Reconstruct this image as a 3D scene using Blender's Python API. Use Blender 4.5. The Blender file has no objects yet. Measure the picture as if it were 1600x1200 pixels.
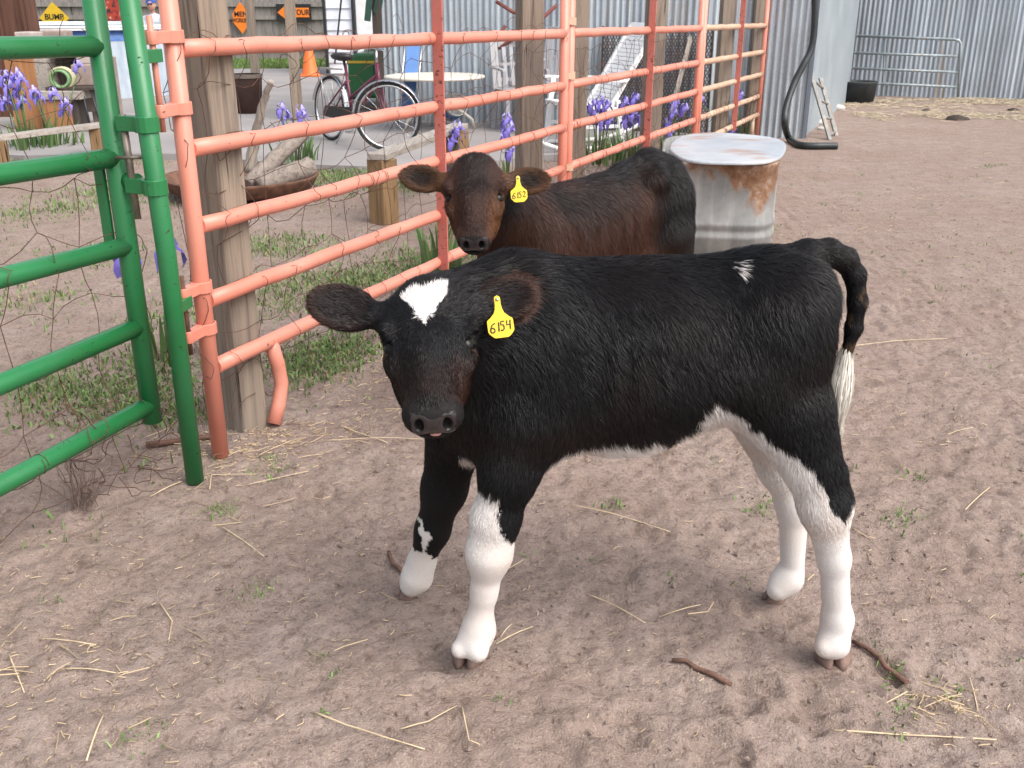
import bpy, math, random
import numpy as np
from mathutils import Vector, Matrix
R = math.radians
rnd = random.Random(7)
rng = np.random.default_rng(7)
scene = bpy.context.scene
COL = scene.collection

# ------------------------------------------------------------- camera, world, sun, exposure
F_PX, CAM_H = 1550.0, 1.35
PITCH = math.atan((600 - 5) / F_PX)
CP, SP = math.cos(PITCH), math.sin(PITCH)
cam_data = bpy.data.cameras.new('camera')
cam = bpy.data.objects.new('camera', cam_data)
COL.objects.link(cam)
cam.location = (0, 0, CAM_H)
cam.rotation_euler = (math.pi / 2 - PITCH, 0, 0)
cam_data.sensor_width = 36.0
cam_data.lens = 36.0 * F_PX / 1600.0
cam_data.clip_start = 0.05
cam_data.clip_end = 2000.0
cam_data.dof.use_dof = True
cam_data.dof.focus_distance = 2.1
cam_data.dof.aperture_fstop = 24.0
scene.camera = cam

SUN_EL, SUN_AZ = 52.0, 128.0          # degrees; azimuth clockwise from +Y (north)
world = bpy.data.worlds.new('World')
scene.world = world
world.use_nodes = True
wn = world.node_tree.nodes
wl = world.node_tree.links
bg = wn['Background']
sky = wn.new('ShaderNodeTexSky')
sky.sky_type = 'NISHITA'
sky.sun_disc = False
sky.sun_elevation = R(SUN_EL)
sky.sun_rotation = R(SUN_AZ)
sky.dust_density = 4.0
sky.ozone_density = 0.6
hs = wn.new('ShaderNodeHueSaturation')
hs.inputs['Saturation'].default_value = 0.42
wl.new(sky.outputs[0], hs.inputs['Color'])
wl.new(hs.outputs[0], bg.inputs['Color'])
bg.inputs['Strength'].default_value = 0.15
sun_d = bpy.data.lights.new('sun', 'SUN')
sun_d.energy = 1.15
sun_d.angle = R(50)
sun_d.color = (1.0, 0.955, 0.90)
sun = bpy.data.objects.new('sun', sun_d)
COL.objects.link(sun)
_sd = Vector((math.sin(R(SUN_AZ)) * math.cos(R(SUN_EL)), math.cos(R(SUN_AZ)) * math.cos(R(SUN_EL)), math.sin(R(SUN_EL))))
sun.rotation_euler = _sd.to_track_quat('Z', 'Y').to_euler()
sun.location = _sd * 30
vs = scene.view_settings
vs.view_transform = 'Standard'
vs.look = 'None'
vs.gamma = 1.0
vs.exposure = 0.95
vs.use_curve_mapping = False


# ------------------------------------------------------------- helpers
def ray(px, py):
    a, b = px - 800.0, 600.0 - py
    return a, F_PX * CP + b * SP, -F_PX * SP + b * CP


def at(px, py, Y):
    x, y, d = ray(px, py)
    t = Y / y
    return np.array((x * t, Y, CAM_H + d * t))


def gp(px, py, z=0.0):
    x, y, d = ray(px, py)
    t = (z - CAM_H) / d
    return np.array((x * t, y * t, z))


def hash2(i, j, seed):
    h = (i.astype(np.int64) * 374761393 + j.astype(np.int64) * 668265263 + seed * 974711) & 0xffffffff
    h = ((h ^ (h >> 13)) * 1274126177) & 0xffffffff
    return ((h ^ (h >> 16)) & 0xffff) / 65535.0


def vnoise(x, y, seed=0):
    x = np.asarray(x, float); y = np.asarray(y, float)
    i = np.floor(x); j = np.floor(y)
    fx = x - i; fy = y - j
    fx = fx * fx * (3 - 2 * fx); fy = fy * fy * (3 - 2 * fy)
    a = hash2(i, j, seed); b = hash2(i + 1, j, seed)
    c = hash2(i, j + 1, seed); d = hash2(i + 1, j + 1, seed)
    return (a * (1 - fx) + b * fx) * (1 - fy) + (c * (1 - fx) + d * fx) * fy


def hash3(i, j, k, seed):
    return hash2(i + k * 57.0, j - k * 131.0, seed)


def vnoise3(p, seed=0):
    i = np.floor(p); f = p - i
    f = f * f * (3 - 2 * f)
    out = 0
    for dx in (0, 1):
        for dy in (0, 1):
            for dz in (0, 1):
                w = (f[:, 0] if dx else 1 - f[:, 0]) * (f[:, 1] if dy else 1 - f[:, 1]) * (f[:, 2] if dz else 1 - f[:, 2])
                out = out + w * hash3(i[:, 0] + dx, i[:, 1] + dy, i[:, 2] + dz, seed)
    return out


class NT:
    """tiny node-tree writer"""
    def __init__(self, name):
        self.m = bpy.data.materials.new(name)
        self.m.use_nodes = True
        self.n = self.m.node_tree.nodes
        self.l = self.m.node_tree.links
        self.b = self.n['Principled BSDF']
        self.tc = None

    def coord(self, scale=(1, 1, 1), kind='Object', rot=(0, 0, 0)):
        if self.tc is None:
            self.tc = self.n.new('ShaderNodeTexCoord')
        mp = self.n.new('ShaderNodeMapping')
        mp.inputs['Scale'].default_value = scale
        mp.inputs['Rotation'].default_value = rot
        self.l.new(self.tc.outputs[kind], mp.inputs['Vector'])
        return mp.outputs[0]

    def noise(self, vec, scale, detail=4, rough=0.55, dist=0.0):
        t = self.n.new('ShaderNodeTexNoise')
        t.inputs['Scale'].default_value = scale
        t.inputs['Detail'].default_value = detail
        t.inputs['Roughness'].default_value = rough
        t.inputs['Distortion'].default_value = dist
        self.l.new(vec, t.inputs['Vector'])
        return t.outputs[0]

    def ramp(self, fac, stops):
        r = self.n.new('ShaderNodeValToRGB')
        e = r.color_ramp.elements
        while len(e) < len(stops):
            e.new(0.5)
        for q, (p, c) in zip(e, stops):
            q.position = p
            q.color = (c, c, c, 1) if isinstance(c, (int, float)) else (*c, 1)
        self.l.new(fac, r.inputs[0])
        return r.outputs[0]

    def mix(self, fac, a, b, mode='MIX'):
        m = self.n.new('ShaderNodeMix')
        m.data_type = 'RGBA'
        m.blend_type = mode
        for v, k in ((fac, 0), (a, 6), (b, 7)):
            if isinstance(v, (int, float)):
                m.inputs[k].default_value = v if k == 0 else (v, v, v, 1)
            elif isinstance(v, tuple):
                m.inputs[k].default_value = (*v, 1)
            else:
                self.l.new(v, m.inputs[k])
        return m.outputs[2]

    def math(self, op, a, b=0.0):
        m = self.n.new('ShaderNodeMath')
        m.operation = op
        for i, v in enumerate((a, b)):
            if isinstance(v, (int, float)):
                m.inputs[i].default_value = v
            else:
                self.l.new(v, m.inputs[i])
        return m.outputs[0]

    def set(self, **k):
        for key, v in k.items():
            s = self.b.inputs[{'color': 'Base Color', 'rough': 'Roughness', 'metal': 'Metallic', 'spec': 'Specular IOR Level',
                               'coat': 'Coat Weight', 'trans': 'Transmission Weight', 'alpha': 'Alpha', 'sheen': 'Sheen Weight'}[key]]
            if isinstance(v, (int, float)):
                s.default_value = v
            elif isinstance(v, tuple):
                s.default_value = (*v, 1)
            else:
                self.l.new(v, s)
        return self

    def bump(self, h, strength=0.3, dist=0.01):
        b = self.n.new('ShaderNodeBump')
        b.inputs['Strength'].default_value = strength
        b.inputs['Distance'].default_value = dist
        self.l.new(h, b.inputs['Height'])
        self.l.new(b.outputs[0], self.b.inputs['Normal'])
        return self


def m_plain(name, col, rough=0.6, metal=0.0, var=0.18, scale=6.0, bump=0.0, spec=0.5):
    t = NT(name)
    v = t.coord()
    n = t.noise(v, scale, 5)
    dark = tuple(c * (1 - var) for c in col); lite = tuple(min(1, c * (1 + var)) for c in col)
    t.set(color=t.ramp(n, [(0.3, dark), (0.7, lite)]), rough=rough, metal=metal, spec=spec)
    if bump:
        t.bump(t.noise(v, scale * 8, 3), bump, 0.004)
    return t.m


def m_paint(name, col, chip, rough=0.38, chips=0.62, worn=None):
    """glossy pipe paint with rusty chips and a little fading"""
    t = NT(name)
    v = t.coord()
    fade = t.noise(v, 3.0, 4)
    lite = worn or tuple(min(1, c * 1.18 + 0.02) for c in col)
    base = t.mix(t.ramp(fade, [(0.35, 0.0), (0.75, 1.0)]), col, lite)
    ch = t.noise(t.coord((1, 1, 1.4)), 42.0, 6, 0.7)
    big = t.noise(v, 5.0, 2)
    f = t.math('ADD', ch, t.math('MULTIPLY', big, 0.25))
    f = t.ramp(f, [(chips + 0.13, 0.0), (chips + 0.165, 1.0)])
    dirt = t.ramp(t.noise(t.coord((1, 1, 0.5)), 14.0, 5), [(0.5, 0.0), (0.8, 0.35)])
    c = t.mix(dirt, base, tuple(0.55 * q + 0.05 for q in col))
    t.set(color=t.mix(f, c, chip), rough=t.ramp(f, [(0, rough), (1, 0.85)]))
    t.bump(t.math('SUBTRACT', t.math('MULTIPLY', t.noise(v, 25, 3), 0.35), f), 0.22, 0.002)
    return t.m


def m_wood(name, col, dark, axis='z', rough=0.85, scale=1.0, mossy=None):
    t = NT(name)
    st = {'z': (26, 26, 1.3), 'x': (1.3, 26, 26), 'y': (26, 1.3, 26)}[axis]
    v = t.coord(tuple(q * scale for q in st))
    g = t.noise(v, 1.6, 6, 0.62, 0.6)
    big = t.noise(t.coord(), 2.2, 3)
    c = t.ramp(g, [(0.28, dark), (0.52, col), (0.8, tuple(min(1, q * 1.25) for q in col))])
    c = t.mix(t.ramp(big, [(0.4, 0.0), (0.75, 0.55)]), c, mossy or tuple(q * 0.72 for q in col))
    crack = t.ramp(t.noise(t.coord(tuple(q * 2.2 * scale for q in st)), 1.0, 3, 0.5), [(0.27, 0.12), (0.34, 1.0)])
    c = t.mix(1.0, c, crack, 'MULTIPLY')
    t.set(color=c, rough=rough, spec=0.25)
    t.bump(t.math('MULTIPLY', g, crack), 0.5, 0.006)
    return t.m


def m_galv(name, base=(0.42, 0.45, 0.48), rust=0.0, rough=0.42, metal=0.75, streak=True):
    t = NT(name)
    v = t.coord()
    sp = t.noise(v, 60, 2)
    blotch = t.noise(v, 2.0, 4)
    c = t.mix(t.ramp(sp, [(0.3, 0.0), (0.7, 1.0)]), tuple(q * 0.86 for q in base), tuple(min(1, q * 1.1) for q in base))
    c = t.mix(t.ramp(blotch, [(0.35, 0.0), (0.7, 0.5)]), c, tuple(min(1, q * 1.3) for q in base))
    if streak:
        st_ = t.noise(t.coord((7.0, 7.0, 0.12)), 1.6, 5, 0.75)
        c = t.mix(t.ramp(st_, [(0.50, 0.0), (0.66, 0.8)]), c, tuple(min(0.85, q * 1.9) for q in base))
        c = t.mix(t.ramp(st_, [(0.30, 0.7), (0.44, 0.0)]), c, tuple(q * 0.5 for q in base))
    if rust:
        s = t.noise(t.coord((5.5, 5.5, 0.22)), 2.2, 5, 0.6)
        f = t.ramp(s, [(0.60 - 0.1 * rust, 0.0), (0.74 - 0.1 * rust, 0.85)])
        c = t.mix(f, c, (0.30, 0.17, 0.07))
        t.set(metal=t.ramp(f, [(0, metal), (1, 0.0)]))
    else:
        t.set(metal=metal)
    t.set(color=c, rough=t.ramp(blotch, [(0.3, rough), (0.7, min(1, rough + 0.2))]))
    t.bump(t.noise(v, 9, 3), 0.08, 0.01)
    return t.m


class MB:
    """collects shapes in world (or local) coordinates; build() makes ONE mesh object"""
    def __init__(self):
        self.v = []; self.f = []; self.sm = []

    def add(self, vs, fs, smooth=False):
        o = len(self.v)
        self.v += [tuple(float(q) for q in p) for p in vs]
        self.f += [tuple(o + i for i in f) for f in fs]
        self.sm += [smooth] * len(fs)
        return self

    def box(self, c, size, rot=None):
        hx, hy, hz = (q / 2 for q in size)
        vs = [Vector((x * hx, y * hy, z * hz)) for x in (-1, 1) for y in (-1, 1) for z in (-1, 1)]
        if rot is not None:
            vs = [rot @ q for q in vs]
        vs = [q + Vector(c) for q in vs]
        return self.add(vs, [(0, 1, 3, 2), (4, 6, 7, 5), (0, 4, 5, 1), (2, 3, 7, 6), (0, 2, 6, 4), (1, 5, 7, 3)])

    def beam(self, p, q, w, h, up=(0, 0, 1)):
        p, q = Vector(p), Vector(q)
        d = (q - p).normalized(); up = Vector(up)
        s = d.cross(up)
        s = s.normalized() if s.length > 1e-4 else Vector((1, 0, 0))
        u = s.cross(d).normalized()
        vs = [e + s * (a * w / 2) + u * (b * h / 2) for e in (p, q) for a, b in ((-1, -1), (1, -1), (1, 1), (-1, 1))]
        return self.add(vs, [(0, 1, 2, 3), (7, 6, 5, 4), (0, 4, 5, 1), (1, 5, 6, 2), (2, 6, 7, 3), (3, 7, 4, 0)])

    def tube(self, pts, r, n=12, cap=True, closed=False):
        pts = [Vector(p) for p in pts]
        m = len(pts)
        rr = r if isinstance(r, (list, tuple, np.ndarray)) else [r] * m
        ref = None; vs = []
        for i, p in enumerate(pts):
            if closed:
                d = pts[(i + 1) % m] - pts[i - 1]
            else:
                d = pts[min(i + 1, m - 1)] - pts[max(i - 1, 0)]
            d = d.normalized() if d.length > 1e-9 else Vector((0, 0, 1))
            if ref is None:
                ref = d.orthogonal().normalized()
            ref = (ref - d * ref.dot(d))
            ref = ref.normalized() if ref.length > 1e-6 else d.orthogonal().normalized()
            b = d.cross(ref)
            for k in range(n):
                a = 2 * math.pi * k / n
                vs.append(p + (ref * math.cos(a) + b * math.sin(a)) * rr[i])
        fs = []
        for i in range(m if closed else m - 1):
            j = (i + 1) % m
            for k in range(n):
                l = (k + 1) % n
                fs.append((i * n + k, i * n + l, j * n + l, j * n + k))
        self.add(vs, fs, True)
        if cap and not closed:
            o = len(self.v) - len(vs)
            self.f += [tuple(o + k for k in reversed(range(n))), tuple(o + (m - 1) * n + k for k in range(n))]
            self.sm += [False, False]
        return self

    def lathe(self, prof, c=(0, 0, 0), n=24, sx=1.0, sy=1.0, rot=0.0, smooth=True):
        vs = []
        for r, z in prof:
            for k in range(n):
                a = 2 * math.pi * k / n
                x, y = r * sx * math.cos(a), r * sy * math.sin(a)
                vs.append((c[0] + x * math.cos(rot) - y * math.sin(rot), c[1] + x * math.sin(rot) + y * math.cos(rot), c[2] + z))
        fs = [(i * n + k, i * n + (k + 1) % n, (i + 1) * n + (k + 1) % n, (i + 1) * n + k) for i in range(len(prof) - 1) for k in range(n)]
        return self.add(vs, fs, smooth)

    def prism(self, poly, origin, ax, ay, depth):
        """polygon (2-D) in the plane ax, ay, extruded along the normal"""
        ax, ay, o = Vector(ax), Vector(ay), Vector(origin)
        nz = ax.cross(ay).normalized()
        n = len(poly)
        vs = [o + ax * x + ay * y for x, y in poly] + [o + ax * x + ay * y + nz * depth for x, y in poly]
        fs = [tuple(reversed(range(n))), tuple(range(n, 2 * n))] + [(i, (i + 1) % n, n + (i + 1) % n, n + i) for i in range(n)]
        return self.add(vs, fs)

    def ball(self, c, r, n=12, m=8):
        rx, ry, rz = r if isinstance(r, (tuple, list)) else (r, r, r)
        vs = [(c[0], c[1], c[2] - rz)]
        for i in range(1, m):
            t = math.pi * i / m - math.pi / 2
            for k in range(n):
                a = 2 * math.pi * k / n
                vs.append((c[0] + rx * math.cos(t) * math.cos(a), c[1] + ry * math.cos(t) * math.sin(a), c[2] + rz * math.sin(t)))
        vs.append((c[0], c[1], c[2] + rz))
        fs = [(0, 1 + (k + 1) % n, 1 + k) for k in range(n)]
        for i in range(m - 2):
            for k in range(n):
                fs.append((1 + i * n + k, 1 + i * n + (k + 1) % n, 1 + (i + 1) * n + (k + 1) % n, 1 + (i + 1) * n + k))
        o = 1 + (m - 2) * n
        fs += [(o + k, o + (k + 1) % n, len(vs) - 1) for k in range(n)]
        return self.add(vs, fs, True)

    def build(self, name, mat, parent=None, bevel=0.0):
        base = Vector(parent['_b']) if parent is not None else Vector((0, 0, 0))
        me = bpy.data.meshes.new(name)
        me.from_pydata([Vector(p) - base for p in self.v], [], self.f)
        me.polygons.foreach_set('use_smooth', self.sm)
        me.materials.append(mat)
        me.update()
        o = bpy.data.objects.new(name, me)
        COL.objects.link(o)
        if parent is not None:
            o.parent = parent
            o['_b'] = tuple(base)
        else:
            o['_b'] = (0.0, 0.0, 0.0)
        if bevel:
            b = o.modifiers.new('bevel', 'BEVEL')
            b.width = bevel; b.segments = 2; b.limit_method = 'ANGLE'
        return o


def np_mesh(name, verts, faces, mat, parent=None, smooth=True, colors=None, attr='coat'):
    """faces: (N,k) int array of one size; verts (V,3) world coordinates"""
    base = np.array(parent['_b']) if parent is not None else np.zeros(3)
    me = bpy.data.meshes.new(name)
    V = len(verts); N, k = faces.shape
    me.vertices.add(V)
    me.vertices.foreach_set('co', np.ascontiguousarray(verts - base, dtype=np.float32).ravel())
    me.loops.add(N * k)
    me.loops.foreach_set('vertex_index', np.ascontiguousarray(faces, dtype=np.int32).ravel())
    me.polygons.add(N)
    me.polygons.foreach_set('loop_start', np.arange(0, N * k, k, dtype=np.int32))
    me.polygons.foreach_set('use_smooth', np.full(N, smooth))
    if colors is not None:
        ca = me.color_attributes.new(attr, 'FLOAT_COLOR', 'POINT')
        c4 = np.ones((V, 4), np.float32); c4[:, :3] = colors
        ca.data.foreach_set('color', c4.ravel())
    me.materials.append(mat)
    me.update(calc_edges=True)
    me.validate()
    o = bpy.data.objects.new(name, me)
    COL.objects.link(o)
    o['_b'] = tuple(float(q) for q in base)
    if parent is not None:
        o.parent = parent
    return o


def tag(o, label, cat, group=None):
    o['label'] = label; o['category'] = cat
    if group:
        o['group'] = group
    return o


def thing(name, loc, label, cat, group=None):
    o = bpy.data.objects.new(name, None)
    o.empty_display_size = 0.1
    COL.objects.link(o)
    o.location = tuple(float(q) for q in loc)
    o['_b'] = tuple(float(q) for q in loc)
    return tag(o, label, cat, group)


def structure(o):
    o['kind'] = 'structure'
    return o


def stuff(o):
    o['kind'] = 'stuff'
    return o


def copy_tree(o, parent=None):
    c = o.copy()
    COL.objects.link(c)
    if parent is not None:
        c.parent = parent
    for ch in list(o.children):
        copy_tree(ch, c)
    return c


def text_mesh(name, body, size, mat, parent, loc, ax, ay, depth=0.001, sx=1.0):
    """lettering as a flat mesh lying in the plane ax, ay, centred on loc"""
    cu = bpy.data.curves.new('lettering', 'FONT')
    cu.body = body; cu.size = size; cu.align_x = 'CENTER'; cu.align_y = 'CENTER'
    cu.extrude = depth; cu.offset = size * 0.02
    tmp = bpy.data.objects.new('lettering', cu)
    COL.objects.link(tmp)
    dg = bpy.context.evaluated_depsgraph_get()
    me = bpy.data.meshes.new_from_object(tmp.evaluated_get(dg))
    bpy.data.objects.remove(tmp)
    ax, ay = Vector(ax).normalized(), Vector(ay).normalized()
    nz = ax.cross(ay)
    base = Vector(parent['_b'])
    for v in me.vertices:
        p = Vector(loc) + ax * v.co.x * sx + ay * v.co.y + nz * v.co.z - base
        v.co = p
    me.materials.clear(); me.materials.append(mat)
    me.name = name
    o = bpy.data.objects.new(name, me)
    COL.objects.link(o)
    o.parent = parent
    o['_b'] = tuple(base)
    return o
# ------------------------------------------------------------- calves: one continuous skin grown from a distance field
def nrm(v):
    v = np.asarray(v, float)
    return v / (np.linalg.norm(v) + 1e-12)


def rc(p1, r1, p2, r2, k=0.05, tag='body', flow=None):
    p1, p2 = np.asarray(p1, float), np.asarray(p2, float)
    return dict(t='rc', p=p1, q=p2, r1=r1, r2=r2, k=k, tag=tag, flow=nrm(flow if flow is not None else p2 - p1))


def el(c, rad, axes=None, k=0.05, tag='body', flow=(0, 0, -1), sub=False):
    return dict(t='el', c=np.asarray(c, float), rad=np.asarray(rad, float), A=np.eye(3) if axes is None else np.asarray(axes, float),
                k=k, tag=tag, flow=nrm(flow), sub=sub)


def prim_bbox(p):
    if p['t'] == 'rc':
        lo = np.minimum(p['p'] - p['r1'], p['q'] - p['r2']); hi = np.maximum(p['p'] + p['r1'], p['q'] + p['r2'])
    else:
        e = np.sqrt(((p['A'] * p['rad'][:, None]) ** 2).sum(0))      # rows of A are the axes
        lo, hi = p['c'] - e, p['c'] + e
    return lo, hi


def prim_d(p, P):
    if p['t'] == 'rc':
        ba = p['q'] - p['p']; L = float(ba @ ba) + 1e-12
        pa = P - p['p']
        h = np.clip((pa @ ba) / L, 0, 1)
        return np.sqrt(((pa - h[..., None] * ba) ** 2).sum(-1)) - (p['r1'] + h * (p['r2'] - p['r1']))
    q = (P - p['c']) @ p['A'].T
    k0 = np.sqrt(((q / p['rad']) ** 2).sum(-1)); k1 = np.sqrt(((q / p['rad'] ** 2) ** 2).sum(-1)) + 1e-9
    return k0 * (k0 - 1.0) / k1


def sdf_surface(prims, h):
    lo = np.min([prim_bbox(p)[0] for p in prims if not p.get('sub')], 0) - 4 * h
    hi = np.max([prim_bbox(p)[1] for p in prims if not p.get('sub')], 0) + 4 * h
    n = np.ceil((hi - lo) / h).astype(int) + 1
    f = np.full(n, 0.5, np.float32)
    ax = [lo[i] + h * np.arange(n[i]) for i in range(3)]
    for p in prims:
        a, b = prim_bbox(p)
        m = p['k'] + 3 * h
        s = [slice(max(0, int((a[i] - m - lo[i]) / h)), min(n[i], int((b[i] + m - lo[i]) / h) + 2)) for i in range(3)]
        if any(q.start >= q.stop for q in s):
            continue
        P = np.stack(np.meshgrid(ax[0][s[0]], ax[1][s[1]], ax[2][s[2]], indexing='ij'), -1)
        d = prim_d(p, P).astype(np.float32)
        g = f[s[0], s[1], s[2]]
        k = p['k']
        if p.get('sub'):
            d = -d
            hh = np.maximum(k - np.abs(g - d), 0) / k
            f[s[0], s[1], s[2]] = np.maximum(g, d) + hh * hh * k * 0.25
        else:
            hh = np.maximum(k - np.abs(g - d), 0) / k
            f[s[0], s[1], s[2]] = np.minimum(g, d) - hh * hh * k * 0.25
    return surface_nets(f, lo, h)


def surface_nets(f, lo, h):
    s = f < 0
    nx, ny, nz = f.shape
    c = np.zeros((nx - 1, ny - 1, nz - 1), np.int8)
    corners = [(i, j, k) for i in (0, 1) for j in (0, 1) for k in (0, 1)]
    for i, j, k in corners:
        c += s[i:nx - 1 + i, j:ny - 1 + j, k:nz - 1 + k]
    mask = (c > 0) & (c < 8)
    cells = np.argwhere(mask)
    idx = np.full(mask.shape, -1, np.int32)
    idx[mask] = np.arange(len(cells))
    val = {q: f[cells[:, 0] + q[0], cells[:, 1] + q[1], cells[:, 2] + q[2]] for q in corners}
    acc = np.zeros((len(cells), 3)); cnt = np.zeros(len(cells))
    for a in corners:
        for d in range(3):
            if a[d] == 0:
                b = tuple(1 if e == d else a[e] for e in range(3))
                va, vb = val[a], val[b]
                m = (va < 0) != (vb < 0)
                t = np.where(m, va / np.where(m, va - vb, 1), 0)
                pos = np.tile(np.array(a, float), (len(cells), 1)); pos[:, d] += t
                acc += pos * m[:, None]; cnt += m
    verts = lo + h * (cells + acc / cnt[:, None])
    faces = []
    for d in range(3):
        u, v = (d + 1) % 3, (d + 2) % 3
        A = np.take(s, np.arange(f.shape[d] - 1), d); B = np.take(s, np.arange(1, f.shape[d]), d)
        e = np.argwhere(A != B)
        e = e[(e[:, u] > 0) & (e[:, v] > 0) & (e[:, u] < f.shape[u] - 1) & (e[:, v] < f.shape[v] - 1)]
        fl = A[e[:, 0], e[:, 1], e[:, 2]]
        q = []
        for du, dv in ((1, 1), (0, 1), (0, 0), (1, 0)):
            g = e.copy(); g[:, u] -= du; g[:, v] -= dv
            q.append(idx[g[:, 0], g[:, 1], g[:, 2]])
        q = np.stack(q, 1)
        q[~fl] = q[~fl][:, ::-1]
        faces.append(q)
    faces = np.concatenate(faces)
    faces = faces[(faces >= 0).all(1)]
    return verts, faces


def relax(verts, faces, it=2, lam=0.5):
    e = np.concatenate([faces[:, [0, 1]], faces[:, [1, 2]], faces[:, [2, 3]], faces[:, [3, 0]]])
    for q in range(it):
        for w in (lam, -lam * 1.03):
            acc = np.zeros_like(verts); cnt = np.zeros(len(verts))
            for a, b in ((0, 1), (1, 0)):
                for d in range(3):
                    acc[:, d] += np.bincount(e[:, a], weights=verts[e[:, b], d], minlength=len(verts))
                cnt += np.bincount(e[:, a], minlength=len(verts))
            verts = verts + w * (acc / np.maximum(cnt, 1)[:, None] - verts)
    return verts


def vnormals(verts, faces):
    n = np.cross(verts[faces[:, 2]] - verts[faces[:, 0]], verts[faces[:, 3]] - verts[faces[:, 1]])
    out = np.zeros_like(verts)
    for c in range(4):
        for d in range(3):
            out[:, d] += np.bincount(faces[:, c], weights=n[:, d], minlength=len(verts))
    return out / (np.linalg.norm(out, axis=1, keepdims=True) + 1e-12)


def in_poly(x, y, poly):
    ins = np.zeros(len(x), bool)
    n = len(poly)
    for i in range(n):
        x1, y1 = poly[i]; x2, y2 = poly[(i + 1) % n]
        c = (y1 > y) != (y2 > y)
        ins ^= c & (x < (x2 - x1) * (y - y1) / (y2 - y1 + 1e-12) + x1)
    return ins


def m_coat(name, rough=0.5, spec=0.35):
    t = NT(name)
    a = t.n.new('ShaderNodeAttribute'); a.attribute_name = 'coat'
    t.set(color=a.outputs['Color'], rough=rough, spec=spec)
    return t.m


M_SKIN = m_coat('hide', 0.7, 0.2)
M_FUR = m_coat('fur', 0.42, 0.22)
M_EYE = NT('calf_eye').set(color=(0.006, 0.005, 0.005), rough=0.08, spec=0.2).m
M_HOOF = m_plain('hoof_horn', (0.20, 0.130, 0.105), 0.55, var=0.3, scale=30, bump=0.2)
M_PINKSKIN = m_plain('lip_skin', (0.62, 0.30, 0.28), 0.4)
_t = NT('nose_leather'); _v = _t.coord()
_t.set(color=_t.ramp(_t.noise(_v, 70, 3), [(0.3, (0.014, 0.0115, 0.012)), (0.7, (0.038, 0.031, 0.032))]), rough=0.30, spec=0.6)
_t.bump(_t.noise(_v, 260, 2), 0.35, 0.002)
M_NOSE = _t.m
_t = NT('tag_plastic'); _v = _t.coord()
_t.set(color=_t.mix(_t.ramp(_t.noise(_v, 45, 4), [(0.55, 0.0), (0.8, 0.6)]), (0.80, 0.55, 0.015), (0.50, 0.33, 0.03)), rough=0.4)
M_TAG = _t.m
M_INK = m_plain('tag_ink', (0.012, 0.012, 0.015), 0.5)
M_STEEL = NT('stud_metal').set(color=(0.7, 0.68, 0.62), rough=0.25, metal=1.0).m


def head_frame(px, py, Y, pitch, roll=0.0, yaw=0.0):
    """origin between the eyes; u runs down the face, w out of it, s to the calf's left"""
    o = at(px, py, Y)
    v = nrm(o - np.array((0, 0, CAM_H)))
    up = nrm(np.array((0, 0, 1.0)) - v * v[2])
    s = np.cross(v, up)
    w0 = -v * math.cos(yaw) + s * math.sin(yaw); s = nrm(s - w0 * (s @ w0))
    u = -up * math.cos(pitch) + w0 * math.sin(pitch)
    w = w0 * math.cos(pitch) + up * math.sin(pitch)
    c, r = math.cos(roll), math.sin(roll)
    u, s = u * c + s * r, s * c - u * r
    return o, u, w, s


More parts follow.
